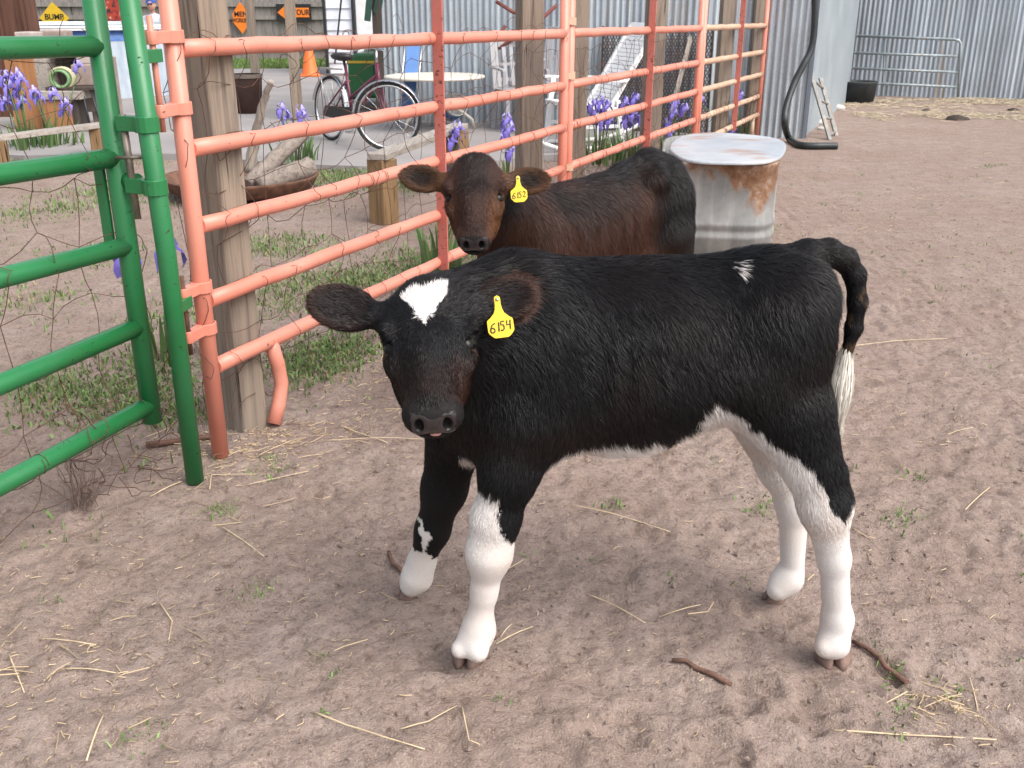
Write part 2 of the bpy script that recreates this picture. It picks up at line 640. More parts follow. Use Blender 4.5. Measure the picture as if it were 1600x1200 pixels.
def head_prims(fr, k=1.0, ears=None, squash=0.84, mw=0.94):
    o, u, w, s = fr
    A = np.array([u, w, s])

    def P(a, b, c):
        if a > 0:
            c = c * (1 + (mw - 1) * min(1.0, max(0.0, (a - 0.05) / 0.09)))
            a = a * squash
        return o + k * (a * u + b * w + c * s)

    def E(c, rad, kk, flow=(1, 0, 0), tag='head', sub=False, rot=None):
        ax = A if rot is None else rot
        return el(P(*c), np.array(rad) * k, ax, kk * k, tag, flow[0] * u + flow[1] * w + flow[2] * s, sub)
    L = []
    L.append(E((-0.055, -0.055, 0), (0.070, 0.066, 0.072), 0.04, (-0.6, 0, 0)))
    L.append(E((-0.025, -0.022, 0), (0.100, 0.048, 0.070), 0.03, (-0.5, 0, 0)))
    L.append(E((-0.098, -0.045, 0), (0.034, 0.048, 0.052), 0.03, (-1, 0, 0)))
    L.append(rc(P(0.02, -0.038, 0), 0.061 * k, P(0.130, -0.026, 0), 0.0420 * k * mw, 0.04 * k, 'head', u))
    L.append(rc(P(0.03, 0.004, 0), 0.030 * k, P(0.15, -0.004, 0), 0.024 * k, 0.03 * k, 'head', u))
    L.append(rc(P(0.176, -0.030, -0.021), 0.0300 * k * (0.5 + 0.5 * mw), P(0.176, -0.030, 0.021), 0.0300 * k * (0.5 + 0.5 * mw), 0.022 * k, 'muzzle', u))
    L.append(E((0.186, -0.018, 0), (0.018, 0.020, 0.028), 0.015, (1, 0, 0), 'muzzle'))
    for q in (-1, 1):
        L.append(E((0.168, -0.028, q * 0.025), (0.027, 0.030, 0.023), 0.02, (1, 0, q * 0.3), 'muzzle'))
        L.append(E((0.030, -0.072, q * 0.038), (0.085, 0.050, 0.030), 0.04, (1, 0, 0), 'cheek'))
        L.append(E((-0.010, -0.007, q * 0.0700), (0.025, 0.020, 0.016), 0.014, (0.4, 0, q * 0.6)))         # brow
        L.append(E((0.044, -0.024, q * 0.062), (0.030, 0.018, 0.017), 0.020, (1, 0, 0)))                    # cheekbone
        L.append(E((0.015, -0.006, q * 0.080), (0.0215, 0.0150, 0.0190), 0.006, sub=True, tag='socket'))
    L.append(rc(P(0.03, -0.105, 0), 0.040 * k, P(0.152, -0.062, 0), 0.030 * k, 0.03 * k, 'head', u))       # jaw
    L.append(E((0.172, -0.066, 0), (0.024, 0.020, 0.036), 0.014, (1, 0, 0), 'muzzle'))                      # lower lip
    L.append(E((0.205, -0.0520, 0), (0.030, 0.0040, 0.046), 0.005, sub=True, tag='muzzle'))                    # mouth line
    for q in (-1, 1):
        rot = np.array([nrm(u * 0.8 + s * q * 0.55), w, nrm(s * 0.8 - u * q * 0.55)])
        L.append(E((0.2015, -0.0205, q * 0.0240), (0.019, 0.0140, 0.0080), 0.008, sub=True, tag='muzzle', rot=rot))
    info = []
    for (q, base, tip, width, face) in ears:
        b, t_ = P(*base), P(*tip)
        d = nrm(t_ - b); ln = np.linalg.norm(t_ - b)
        n = face[0] * u + face[1] * w + face[2] * s
        n = nrm(n - d * (n @ d)); wd = np.cross(d, n)
        AX = np.array([d, wd, n])
        c = b + d * ln * 0.60
        L.append(rc(P(base[0], base[1] - 0.01, base[2] * 0.72), 0.032 * k, b + d * 0.022 * k, 0.021 * k, 0.03 * k, 'ear', d))
        L.append(el(c, (ln * 0.50, width, 0.0150 * k), AX, 0.014 * k, 'ear', d))
        L.append(el(c + d * ln * 0.04 + n * 0.0150 * k, (ln * 0.43, width * 0.84, 0.0165 * k), AX, 0.006 * k, 'ear', d, True))
        info.append(dict(c=c, d=d, wd=wd, n=n, ln=ln, w=width))
    return L, P, A, info


def build_fur(name, root, verts, faces, nor, colr, length, flow, dens, mat, seed, width=0.0008, lift=0.20, swirls=()):
    """every hair is a thin two-piece blade rooted on the hide"""
    g = np.random.default_rng(seed)
    tri = np.concatenate([faces[:, [0, 1, 2]], faces[:, [0, 2, 3]]])
    a, b, c = verts[tri[:, 0]], verts[tri[:, 1]], verts[tri[:, 2]]
    area = np.linalg.norm(np.cross(b - a, c - a), axis=1) / 2
    dm = dens[tri].mean(1)
    wgt = area * dm
    N = int(wgt.sum())
    pick = np.searchsorted(np.cumsum(wgt) / wgt.sum(), g.random(N))
    pick = np.clip(pick, 0, len(tri) - 1)
    r1 = np.sqrt(g.random(N)); r2 = g.random(N)
    W = np.stack([1 - r1, r1 * (1 - r2), r1 * r2], 1)
    T = tri[pick]

    def bary(x):
        return (x[T] * (W[..., None] if x.ndim == 2 else W)).sum(1)
    p = bary(verts); n = bary(nor); n /= np.linalg.norm(n, axis=1, keepdims=True) + 1e-9
    f = bary(flow); col = colr(p, n, T, W)
    L = bary(length) * (0.65 + 0.7 * g.random(N))
    # clumping: low-frequency swirl plus per-hair jitter
    sw = np.stack([vnoise3(p * 34.0, seed + q) - 0.5 for q in range(3)], 1) * 0.55
    sw2 = np.stack([vnoise3(p * 110.0, seed + 9 + q) - 0.5 for q in range(3)], 1) * 0.6
    f = f + sw + sw2 + (g.random((N, 3)) - 0.5) * 0.35
    boost = np.zeros(N)
    for cpos, rad, spin in swirls:
        dv = p - cpos; dd = np.linalg.norm(dv, axis=1)
        ww = np.exp(-(dd / rad) ** 2)
        rd = dv / (dd[:, None] + 1e-6)
        f = f + (rd + np.cross(n, rd) * spin) * (ww * 1.2)[:, None]
        boost = np.maximum(boost, ww)
    f = f - n * (f * n).sum(1, keepdims=True)
    f /= np.linalg.norm(f, axis=1, keepdims=True) + 1e-9
    side = np.cross(f, n)
    tw = (g.random((N, 1)) - 0.5) * 1.4
    side = side * np.cos(tw) + n * np.sin(tw)
    L = L * (1 + 0.35 * boost)
    lf = lift * (0.5 + g.random((N, 1))) * (1 + 0.9 * boost[:, None])
    d1 = f + n * lf * 1.5; d1 /= np.linalg.norm(d1, axis=1, keepdims=True)
    d2 = f + n * lf * 0.25; d2 /= np.linalg.norm(d2, axis=1, keepdims=True)
    Lc = L[:, None]
    p0 = p - n * 0.001
    p1 = p0 + d1 * Lc * 0.5
    p2 = p1 + d2 * Lc * 0.5
    hw = side * width * 0.5
    V = np.stack([p0 - hw, p0 + hw, p1 - hw * 0.85, p1 + hw * 0.85, p2], 1).reshape(-1, 3)
    o = (np.arange(N) * 5)[:, None]
    F = np.concatenate([o + np.array([0, 1, 3]), o + np.array([0, 3, 2]), o + np.array([2, 3, 4])], 0)
    br = (0.70 + 0.42 * g.random((N, 1)))
    br = np.where(col.max(1, keepdims=True) > 0.3, 1.02 - (1.02 - br) * 0.35, br)
    cc = np.repeat(np.clip(col * br, 0, 0.9), 5, axis=0)
    return np_mesh(name, V, F, mat, root, True, cc)


def calf_skin(root, prims, h, seed, region_fn, colour_fn, swirls=()):
    verts, faces = sdf_surface(prims, h)
    verts = relax(verts, faces, 2)
    nor = vnormals(verts, faces)
    solid = [p for p in prims if not p.get('sub')]
    D = np.stack([prim_d(p, verts) for p in solid], 1)
    near = D.argmin(1)
    tags = np.array([p['tag'] for p in solid])[near]
    Wt = np.exp(-np.clip(D - D.min(1, keepdims=True), 0, 1) / 0.025)
    flow = Wt @ np.array([p['flow'] for p in solid])
    flow /= np.linalg.norm(flow, axis=1, keepdims=True) + 1e-9
    length, dens = region_fn(verts, nor, tags)
    col0 = colour_fn(verts, nor, tags)
    body = np_mesh('body', verts, faces, M_SKIN, root, True, col0 * 0.8)
    tg = tags

    def colr(p, n, T, W):
        return colour_fn(p, n, tg[T[:, 0]])
    build_fur('coat', root, verts, faces, nor, colr, length, flow, dens, M_FUR, seed, swirls=swirls)
    return verts, faces, nor, tags


def eye_balls(root, P, k):
    for q in (-1, 1):
        m = MB().ball(P(0.017, -0.0232, q * 0.0618), 0.0190 * k, 20, 12)
        m.build('eye', M_EYE, root)


def ear_tag(root, info, k, digits, hang=(0.0, 0.0), along=0.42, size=1.0, tilt=0.0):
    """yellow two-lobed tag pinned through the ear; digits are drawn as pen strokes"""
    n = info['n']
    top = info['c'] + info['d'] * info['ln'] * (along - 0.60) + n * 0.021 * k
    toward = nrm(np.array((0, 0, CAM_H)) - top)
    dn = np.array((hang[0], 0.0, -1.0)) + n * 0.42; dn = nrm(dn)
    nn = nrm(n + 1.5 * toward); nn = nrm(nn - dn * (nn @ dn))
    sd = np.cross(dn, nn) * -1.0
    if sd[0] < 0:
        sd = -sd
    S = 0.001 * size * k
    half = [(5, 5), (6.0, 0), (5.5, -8), (7, -18), (10, -26), (17, -33), (24, -38), (25, -42), (25, -60), (23, -64), (16, -71), (12, -73)]
    poly = [(x, y) for x, y in half] + [(-x, y) for x, y in reversed(half)] + [(-5, 5), (0, 8)]
    poly = [(x * S, y * S) for x, y in poly]
    up = -dn
    m = MB().prism(poly, top - np.cross(sd, up) * 0.001, sd, up, 0.0018)
    t = m.build('ear_tag', M_TAG, root, bevel=0.0004)
    fn = np.cross(sd, up)
    sign = 1.0 if fn @ toward > 0 else -1.0
    off = fn * (0.0018 - 0.001 + 0.0006 if sign > 0 else -0.0016)
    G = {'6': [[(7, 10), (3, 8.5), (0.6, 5), (0, 2), (1, 0.3), (3.5, 0), (5.6, 1), (6, 3), (4.5, 5), (2, 4.8), (0.5, 3.5)]],
         '1': [[(3.4, 10), (2.6, 0)]],
         '5': [[(6.5, 10), (1.8, 9.8), (1.4, 6), (4, 6.4), (5.6, 4.4), (5.2, 1.6), (3, 0), (0.4, 0.6)]],
         '4': [[(1.4, 9.6), (0.6, 4.8), (6, 5.4)], [(5.8, 10), (4.8, 0)]],
         '2': [[(0.8, 8), (2.5, 10), (5, 9.6), (5.8, 7.6), (4, 4.2), (0.4, 0.4), (6.4, 0.6)]]}
    wd = {'1': 5.0}
    x = -sum(wd.get(c, 9.4) for c in digits) / 2 + 1.2
    mm = MB()
    for i, c in enumerate(digits):
        for st in G[c]:
            pts = [top + sd * (x + a * 1.08) * 1.30 * S + up * (-62 + b * 1.75 + i * 1.2) * S + off for a, b in st]
            mm.tube(pts, 0.0013 * size * k, 6)
        x += wd.get(c, 9.4)
    mm.build('number', M_INK, t)
    MB().ball(top + off, 0.0035 * k, 10, 6).build('stud', M_STEEL, t)


def hoof(root, c, heading, size=1.0, seed=0):
    """cloven hoof: two claws side by side"""
    hx = nrm(np.array((heading[0], heading[1], 0.0))); sx = np.array((-hx[1], hx[0], 0.0))
    m = MB()
    for q in (-1, 1):
        prof = []
        for (z, f0, f1, w) in ((0.0, -0.022, 0.036, 0.0165), (0.012, -0.021, 0.032, 0.0165), (0.030, -0.018, 0.022, 0.0150), (0.042, -0.014, 0.014, 0.0125)):
            ring = []
            for k in range(12):
                a = 2 * math.pi * k / 12
                ca, sa = math.cos(a), math.sin(a)
                fx = (f0 + f1) / 2 + (f1 - f0) / 2 * ca
                ring.append(np.array(c) + size * (hx * fx + sx * (q * 0.0155 + w * sa * (1 - 0.35 * max(0, ca)) - q * 0.004 * max(0, ca))) + np.array((0, 0, z * size)))
            prof.append(ring)
        vs = [p for ring in prof for p in ring]
        fs = [(i * 12 + k, i * 12 + (k + 1) % 12, (i + 1) * 12 + (k + 1) % 12, (i + 1) * 12 + k) for i in range(3) for k in range(12)]
        m.add(vs, fs, True)
        o = len(m.v) - len(vs)
        m.f += [tuple(o + k for k in reversed(range(12))), tuple(o + 36 + k for k in range(12))]; m.sm += [False, False]
    return m.build('hoof', M_HOOF, root)


def strand_lock(name, root, pts, rad, n, col, seed, length=0.16, width=0.0016):
    """hanging hair switch: long strands along a polyline"""
    g = np.random.default_rng(seed)
    pts = np.asarray(pts, float)
    V = []; F = []; C = []
    for i in range(n):
        t0 = g.random() * 0.45
        ln = g.uniform(0.6, 1.0)
        ang = g.random() * 6.28; rr = rad * math.sqrt(g.random())
        off = np.array((math.cos(ang) * rr, math.sin(ang) * rr, 0))
        jit = g.normal(0, 0.004, 3)
        K = 7
        o = len(V)
        for j in range(K):
            t = min(1.0, t0 + (1 - t0) * ln * j / (K - 1))
            x = t * (len(pts) - 1); a = min(int(x), len(pts) - 2); fr = x - a
            p = pts[a] * (1 - fr) + pts[a + 1] * fr
            sp = math.sin(min(1.0, t * 1.25) * math.pi) ** 0.6 * 0.9 + 0.25
            q = p + off * sp + jit * (j / K) + g.normal(0, 0.0008, 3)
            wv = np.array((math.cos(ang + 1.57), math.sin(ang + 1.57), 0)) * width * (1 - 0.8 * j / (K - 1)) * 0.5
            V += [q - wv, q + wv]
        b = g.uniform(0.75, 1.1)
        C += [np.array(col) * b] * (2 * K)
        for j in range(K - 1):
            F.append((o + 2 * j, o + 2 * j + 1, o + 2 * j + 3, o + 2 * j + 2))
    return np_mesh(name, np.array(V), np.array(F), M_FUR, root, True, np.clip(np.array(C), 0, 0.9))
# ------------------------------------------------------------- ground, slab, lawn
FD = nrm(np.array((0.404, 0.915, 0))) if 'nrm' in globals() else np.array((0.404, 0.915, 0)) / math.hypot(0.404, 0.915)
FN = np.array((FD[1], -FD[0], 0.0))               # towards the pen
FA = np.array((-0.931, 2.878, 0.0))


def fence(k, z=0.0, off=0.0):
    return FA + FD * k + FN * off + np.array((0, 0, z))


def fence_x(Y):
    return FA[0] + (Y - FA[1]) * FD[0] / FD[1]


_pits = [(rng.uniform(-2.6, 3.8), rng.uniform(1.1, 6.5), rng.uniform(0.030, 0.055), rng.uniform(0.004, 0.010), rng.uniform(0, 6.28)) for _ in range(380)]
_pits = [p for p in _pits if p[0] > fence_x(p[1]) + 0.1 or p[1] < 2.3]
_pits += [(0.60, 1.64, 0.05, 0.022, 0.3), (0.50, 1.70, 0.05, 0.02, 1.0), (0.40, 1.52, 0.055, 0.022, 2.0), (0.78, 1.76, 0.045, 0.02, 0.8), (0.20, 1.60, 0.05, 0.018, 0.4), (0.60, 1.97, 0.06, 0.02, 0.2)]


def ground_h(x, y):
    x = np.asarray(x, float); y = np.asarray(y, float)
    near = np.clip((11.0 - y) / 6.0, 0, 1)
    h = 0.016 * (vnoise(x * 1.3, y * 1.3, 1) - 0.5) + 0.010 * (vnoise(x * 4.1, y * 4.1, 2) - 0.5)
    dirs = vnoise(x * 6.0 + y * 5.0, y * 9.0 - x * 3.0, 5)
    h = h + near * (0.009 * (vnoise(x * 11, y * 11, 3) - 0.5) + 0.006 * (dirs - 0.5))
    cl = vnoise(x * 27, y * 27, 4); sm = vnoise(x * 58, y * 58, 6); gate = vnoise(x * 2.2, y * 2.2, 8)
    rid = 1 - np.abs(2 * vnoise(x * 17 + 3 * dirs, y * 17, 14) - 1)
    h = h + near * ((0.008 + 0.014 * gate) * (cl - 0.5) + 0.009 * (sm - 0.5) + 0.012 * gate * (rid - 0.5))
    return h


def ground_full(x, y):
    h = ground_h(x, y)
    shp = h.shape
    h = h.ravel().copy(); xf = np.asarray(x, float).ravel(); yf = np.asarray(y, float).ravel()
    for px_, py_, r, d, a in _pits:
        m = (np.abs(xf - px_) < r * 3) & (np.abs(yf - py_) < r * 3)
        if not m.any():
            continue
        dx, dy = xf[m] - px_, yf[m] - py_
        dx = dx + (vnoise(xf[m] * 38, yf[m] * 38, 91) - .5) * r * 1.3; dy = dy + (vnoise(xf[m] * 38, yf[m] * 38, 92) - .5) * r * 1.3
        u = (dx * math.cos(a) + dy * math.sin(a)) / 1.25; v = -dx * math.sin(a) + dy * math.cos(a)
        q = np.sqrt(u * u + v * v) / r
        h[m] += -d * np.exp(-q ** 4) + d * 0.42 * np.exp(-((q - 1.35) / 0.35) ** 2)
    return h.reshape(shp)


def graded(lo, hi, step, far_lo, far_hi, grow):
    a = list(np.arange(lo, hi, step))
    s, p = step, a[-1]
    while p < far_hi:
        s *= grow; p += s; a.append(p)
    s, p = step, a[0]
    while p > far_lo:
        s *= grow; p -= s; a.insert(0, p)
    return np.array(a)


# hoof contact spots are levelled so the feet stand on the dirt
_feet = [gp(734, 1026), gp(1301, 1030), gp(637, 930), gp(1210, 938)]
gx = graded(-1.9, 2.3, 0.0125, -140, 140, 1.07)
gy = graded(1.25, 4.0, 0.0125, -30, 220, 1.035)
GX, GY = np.meshgrid(gx, gy, indexing='ij')
GZ = ground_full(GX, GY)
for q in _feet:
    w = np.exp(-(((GX - q[0]) ** 2 + (GY - q[1]) ** 2) / 0.07 ** 2))
    GZ = GZ * (1 - w) + 0.004 * w
flatm = np.clip((GY - 7.2) / 1.0, 0, 1) * np.clip((fence_x(GY) + 0.3 - GX) / 0.5, 0, 1)
GZ = GZ * (1 - flatm) - 0.02 * flatm
GV = np.stack([GX, GY, GZ], -1).reshape(-1, 3)
ni, nj = GX.shape
ii = (np.arange(ni - 1)[:, None] * nj + np.arange(nj - 1)[None, :]).ravel()
GF = np.stack([ii, ii + nj, ii + nj + 1, ii + 1], 1)

t = NT('pen_dirt')
v = t.coord()
n1 = t.noise(v, 1.1, 5, 0.6)
n2 = t.noise(v, 7.0, 6, 0.65)
n3 = t.noise(v, 55.0, 5, 0.7)
n4 = t.noise(v, 210.0, 3, 0.6)
c = t.ramp(n2, [(0.25, (0.238, 0.180, 0.153)), (0.5, (0.300, 0.232, 0.200)), (0.75, (0.368, 0.293, 0.257))])
c = t.mix(t.ramp(n1, [(0.38, 0.0), (0.68, 0.55)]), c, (0.235, 0.162, 0.128))
c = t.mix(t.ramp(n3, [(0.32, 0.7), (0.50, 0.0)]), c, (0.120, 0.080, 0.064))
c = t.mix(t.ramp(n4, [(0.55, 0.0), (0.70, 0.65)]), c, (0.44, 0.365, 0.31))
n5 = t.noise(v, 15.0, 7, 0.75)
c = t.mix(t.ramp(n5, [(0.33, 0.75), (0.44, 0.0)]), c, (0.125, 0.085, 0.068))
c = t.mix(t.ramp(n5, [(0.58, 0.0), (0.70, 0.5)]), c, (0.43, 0.35, 0.30))
chaff = t.noise(t.coord((1, 1, 1), rot=(0, 0, 0.6)), 120.0, 2, 0.4, 1.5)
c = t.mix(t.ramp(chaff, [(0.68, 0.0), (0.72, 0.7)]), c, (0.50, 0.39, 0.25))
moss = t.noise(v, 2.6, 5, 0.7)
c = t.mix(t.ramp(moss, [(0.66, 0.0), (0.80, 0.35)]), c, (0.20, 0.19, 0.10))
t.set(color=c, rough=0.95, spec=0.12)
hgt = t.math('ADD', t.math('MULTIPLY', n3, 0.7), t.math('MULTIPLY', n4, 0.35))
hgt = t.math('ADD', hgt, t.math('MULTIPLY', n2, 0.8))
t.bump(hgt, 0.9, 0.016)
M_DIRT = t.m
ground = structure(np_mesh('ground', GV, GF, M_DIRT))

M_CONC = m_plain('patio_concrete', (0.275, 0.258, 0.252), 0.9, var=0.12, scale=1.4, bump=0.15, spec=0.2)
slab = [gp(40, 250), gp(160, 247), gp(300, 247), gp(430, 262), gp(560, 267), gp(740, 263), gp(850, 249), (1.0, 9.6, 0), (2.75, 11.05, 0), (-1.0, 12.25, 0), (-1.5, 12.5, 0), (-1.5, 22.3, 0), (-12, 22.3, 0), (-12, 11.5, 0)]
m = MB()
m.prism([(p[0], p[1]) for p in slab], (0, 0, -0.06), (1, 0, 0), (0, 1, 0), 0.10)
structure(m.build('patio', M_CONC))
M_LAWN = m_plain('lawn_soil', (0.085, 0.12, 0.04), 0.95, var=0.35, scale=5, spec=0.1)
m = MB(); m.add([(-30, 22.3, 0.02), (4, 22.3, 0.02), (4, 40, 0.02), (-30, 40, 0.02)], [(0, 1, 2, 3)])
structure(m.build('lawn', M_LAWN))
# ------------------------------------------------------------- pipe panels, gate, wire, posts
M_PINK = m_paint('salmon_paint', (0.66, 0.218, 0.152), (0.20, 0.085, 0.055), 0.40, 0.66, worn=(0.69, 0.285, 0.21))
M_PINKD = m_paint('red_primer_paint', (0.46, 0.135, 0.105), (0.14, 0.05, 0.03), 0.45, 0.58)
M_FADED = m_paint('faded_salmon_paint', (0.52, 0.31, 0.21), (0.22, 0.10, 0.06), 0.5, 0.62, worn=(0.56, 0.44, 0.32))
M_GREEN = m_paint('green_paint', (0.013, 0.150, 0.042), (0.03, 0.065, 0.03), 0.36, 0.62, worn=(0.030, 0.200, 0.075))
M_RUST = m_plain('rusty_wire', (0.095, 0.045, 0.030), 0.8, var=0.5, scale=30)
M_RUSTY = m_plain('rusty_steel', (0.13, 0.062, 0.038), 0.85, var=0.45, scale=18, bump=0.3)
M_BARE = m_plain('worn_steel', (0.25, 0.21, 0.17), 0.5, metal=0.6, var=0.4, scale=25)
M_POST = m_wood('weathered_timber', (0.27, 0.215, 0.165), (0.11, 0.085, 0.07), 'z', mossy=(0.19, 0.168, 0.155))
M_POST2 = m_wood('treated_timber', (0.26, 0.165, 0.085), (0.10, 0.060, 0.032), 'z')
M_PLANK = m_wood('grey_plank', (0.36, 0.32, 0.28), (0.18, 0.155, 0.135), 'y')

zl = [float(at(*q)[2]) for q in [(285, 76, 2.90), (302, 232, 2.90), (318, 352, 2.90), (328, 468, 2.90), (342, 571, 2.90)]]
zr = [float(at(1190, y, 10.96)[2]) for y in (40, 81, 116, 150, 179)]


def rail_z(i, k):
    return zl[i] + (zr[i] - zl[i]) * k / 8.83


def pipe(pts, r, mat, name, parent, n=14):
    return MB().tube(pts, r, n).build(name, mat, parent)


def dented(k0, k1, i, seed, off=0.0):
    """a pipe rail with small dents and a little sag"""
    g = random.Random(seed)
    n = max(6, int((k1 - k0) / 0.12))
    pts, rr = [], []
    for j in range(n + 1):
        k = k0 + (k1 - k0) * j / n
        pts.append(fence(k, rail_z(i, k) + g.uniform(-.0025, .0025), off + g.uniform(-.002, .002)))
        rr.append(0.0245 * (1 + g.uniform(-.03, .03) - (0.12 if g.random() < 0.05 else 0)))
    return pts, rr


def pipe_panel(k0, k1, mat, brace_mat, label, seed, legs=()):
    root = thing('pipe_fence', fence(k0), label, 'fence panel', 'pipe panels along the pen')
    zt = 1.52
    for k in (k0, k1):
        pipe([fence(k, 0.0), fence(k, 0.7), fence(k, zt)], 0.026, M_PINK, 'post', root)
    for i in range(5):
        p, r = dented(k0 + 0.02, k1 - 0.02, i, seed + i)
        MB().tube(p, r, 14).build('rail', mat, root)
    km = (k0 + k1) / 2
    a, b = fence(km, rail_z(4, km) - 0.03, 0.028), fence(km, zt, 0.028)
    MB().beam(a, b, 0.010, 0.048, FN).build('brace', brace_mat, root, bevel=0.002)
    return root


def strap(m, c, ax, r=0.031, w=0.035, n=14):
    """a flat band round a pipe"""
    c = np.asarray(c); m.lathe([(r - 0.003, -w / 2), (r + 0.002, -w / 2), (r + 0.002, w / 2), (r - 0.003, w / 2)], c, n, smooth=False)


panel1 = pipe_panel(0.0, 3.0, M_PINK, M_PINKD, 'nearest salmon pink pipe panel with hinge brackets on its end post', 10)
# bent short leg below the bottom rail
k = 0.30
pipe([fence(k, rail_z(4, k)), fence(k + .03, 0.20), fence(k + .04, 0.13), fence(k + .015, 0.06), fence(k - 0.02, 0.0)], 0.0245, M_PINK, 'bent_leg', panel1)
# hinge brackets with pins, on the camera side of the end post
for zb, gap in ((float(at(270, 57, 2.88)[2]), 0.19), (float(at(300, 447, 2.88)[2]), 0.13)):
    for z in (zb, zb - gap):
        mm = MB(); strap(mm, fence(0, z), None)
        mm.beam(fence(0, z, 0.0), fence(-0.088, z, 0.012), 0.030, 0.032)
        mm.lathe([(0.012, -0.018), (0.017, -0.018), (0.017, 0.018), (0.012, 0.018)], fence(-0.092, z, 0.012), 10)
        mm.build('hinge_bracket', M_PINK, panel1, bevel=0.002)
    MB().tube([fence(-0.092, zb + 0.055, 0.012), fence(-0.092, zb - gap - 0.055, 0.012)], 0.0085, 10).build('hinge_pin', M_PINK if zb > 0.9 else M_RUSTY, panel1)
panel2 = pipe_panel(3.085, 6.03, M_PINK, M_PINKD, 'middle salmon pink pipe panel beside the irises and the white rocking chair', 40)
for z in (rail_z(0, 3.0) + .06, rail_z(0, 3.0) - 0.22, rail_z(3, 3.0), rail_z(4, 3.0) + 0.1):
    mm = MB(); strap(mm, fence(3.085, z), None, w=0.04); mm.beam(fence(3.0, z, .012), fence(3.085, z, .012), 0.012, 0.03)
    mm.build('coupling_band', M_FADED, panel2)
panel3 = pipe_panel(6.12, 8.83, M_FADED, M_PINKD, 'farthest pipe panel with faded yellowish paint ending at the corrugated shed', 70)
pipe([fence(8.55, rail_z(4, 8.5)), fence(8.55, 0.0)], 0.022, M_FADED, 'short_leg', panel3)

# ------------------------------------------------------------- green gate and its latch post
GE = np.array((-1.085, 2.755, 0.0))


def gate(k, z, off=0.0):
    return GE - FD * k + FN * off + np.array((0, 0, z))


gz = [float(at(*q)[2]) for q in [(150, 72, 2.755), (190, 246, 2.755), (208, 384, 2.755), (228, 510, 2.755), (246, 632, 2.755)]]
gl = [float(at(0, y, 2.285)[2]) for y in (78, 285, 447, 608, 752)]
green_gate = thing('pipe_gate', gate(0, 0), 'green pipe gate with five rails wrapped in rusty wire', 'gate')
pipe([gate(0, gz[4] - 0.055), gate(0, 0.7), gate(0, 1.56)], 0.0285, M_GREEN, 'end_post', green_gate)
for i in range(5):
    sl = (gl[i] - gz[i]) / 0.514
    pts = [gate(k, gz[i] + sl * k) for k in (0.01, 0.5, 1.2, 2.0, 2.6)]
    pipe(pts, 0.0265, M_GREEN, 'rail', green_gate)
pipe([gate(2.6, 0.1), gate(2.6, 1.5)], 0.0285, M_GREEN, 'hinge_post', green_gate)
mm = MB(); zz = float(at(185, 330, 2.75)[2])
mm.beam(gate(0.015, zz - 0.11, -0.05), gate(0.015, zz + 0.13, -0.05), 0.012, 0.035, FN)
mm.build('latch_plate', M_GREEN, green_gate, bevel=0.003)
mm = MB(); zz = float(at(215, 285, 2.72)[2])
mm.tube([gate(-0.005, zz, 0.025), gate(-0.005, zz, 0.065)], 0.022, 12)
mm.build('chain_boss', M_GREEN, green_gate)
gpost = thing('gate_post', gp(305, 752), 'slim green latch post standing between the green gate and the pink panel', 'post')
gb = gp(305, 752)
pipe([gb, gb + np.array((0.0, 0.002, 0.7)), at(203, 0, 2.70) + np.array((-0.005, 0, 0.16))], 0.0265, M_GREEN, 'pole', gpost)


def gpole(z):
    top = at(203, 0, 2.70)
    return gb + (top - gb) * (z / top[2])


for py in (194, 292):
    z = float(at(235, py, 2.70)[2]); c = gpole(z)
    mm = MB(); strap(mm, c, None, 0.031, 0.042)
    mm.beam(c, c + np.array((-0.085, 0.03, 0)), 0.028, 0.040)
    mm.build('latch_bracket', M_GREEN, gpost, bevel=0.002)
z0 = float(at(207, 178, 2.74)[2]); z1 = float(at(230, 340, 2.74)[2])
q = gpole((z0 + z1) / 2) + np.array((-0.072, 0.026, 0)); q[2] = 0
MB().tube([q + np.array((0, 0, z0)), q + np.array((0.004, 0, z1))], 0.0095, 10).build('drop_pin', M_BARE, gpost)
zc = float(at(218, 246, 2.72)[2])
MB().tube([q + np.array((-.03, -.01, zc)), q + np.array((.05, .0, zc))], 0.005, 8).build('pin_handle', M_BARE, gpost)
for py in (88, 478):
    z = float(at(262, py, 2.75)[2]); c = gpole(z)
    mm = MB(); mm.beam(c, fence(-0.075, z, 0.012), 0.028, 0.034)
    mm.build('hinge_tab', M_GREEN, gpost, bevel=0.002)

# ------------------------------------------------------------- woven wire


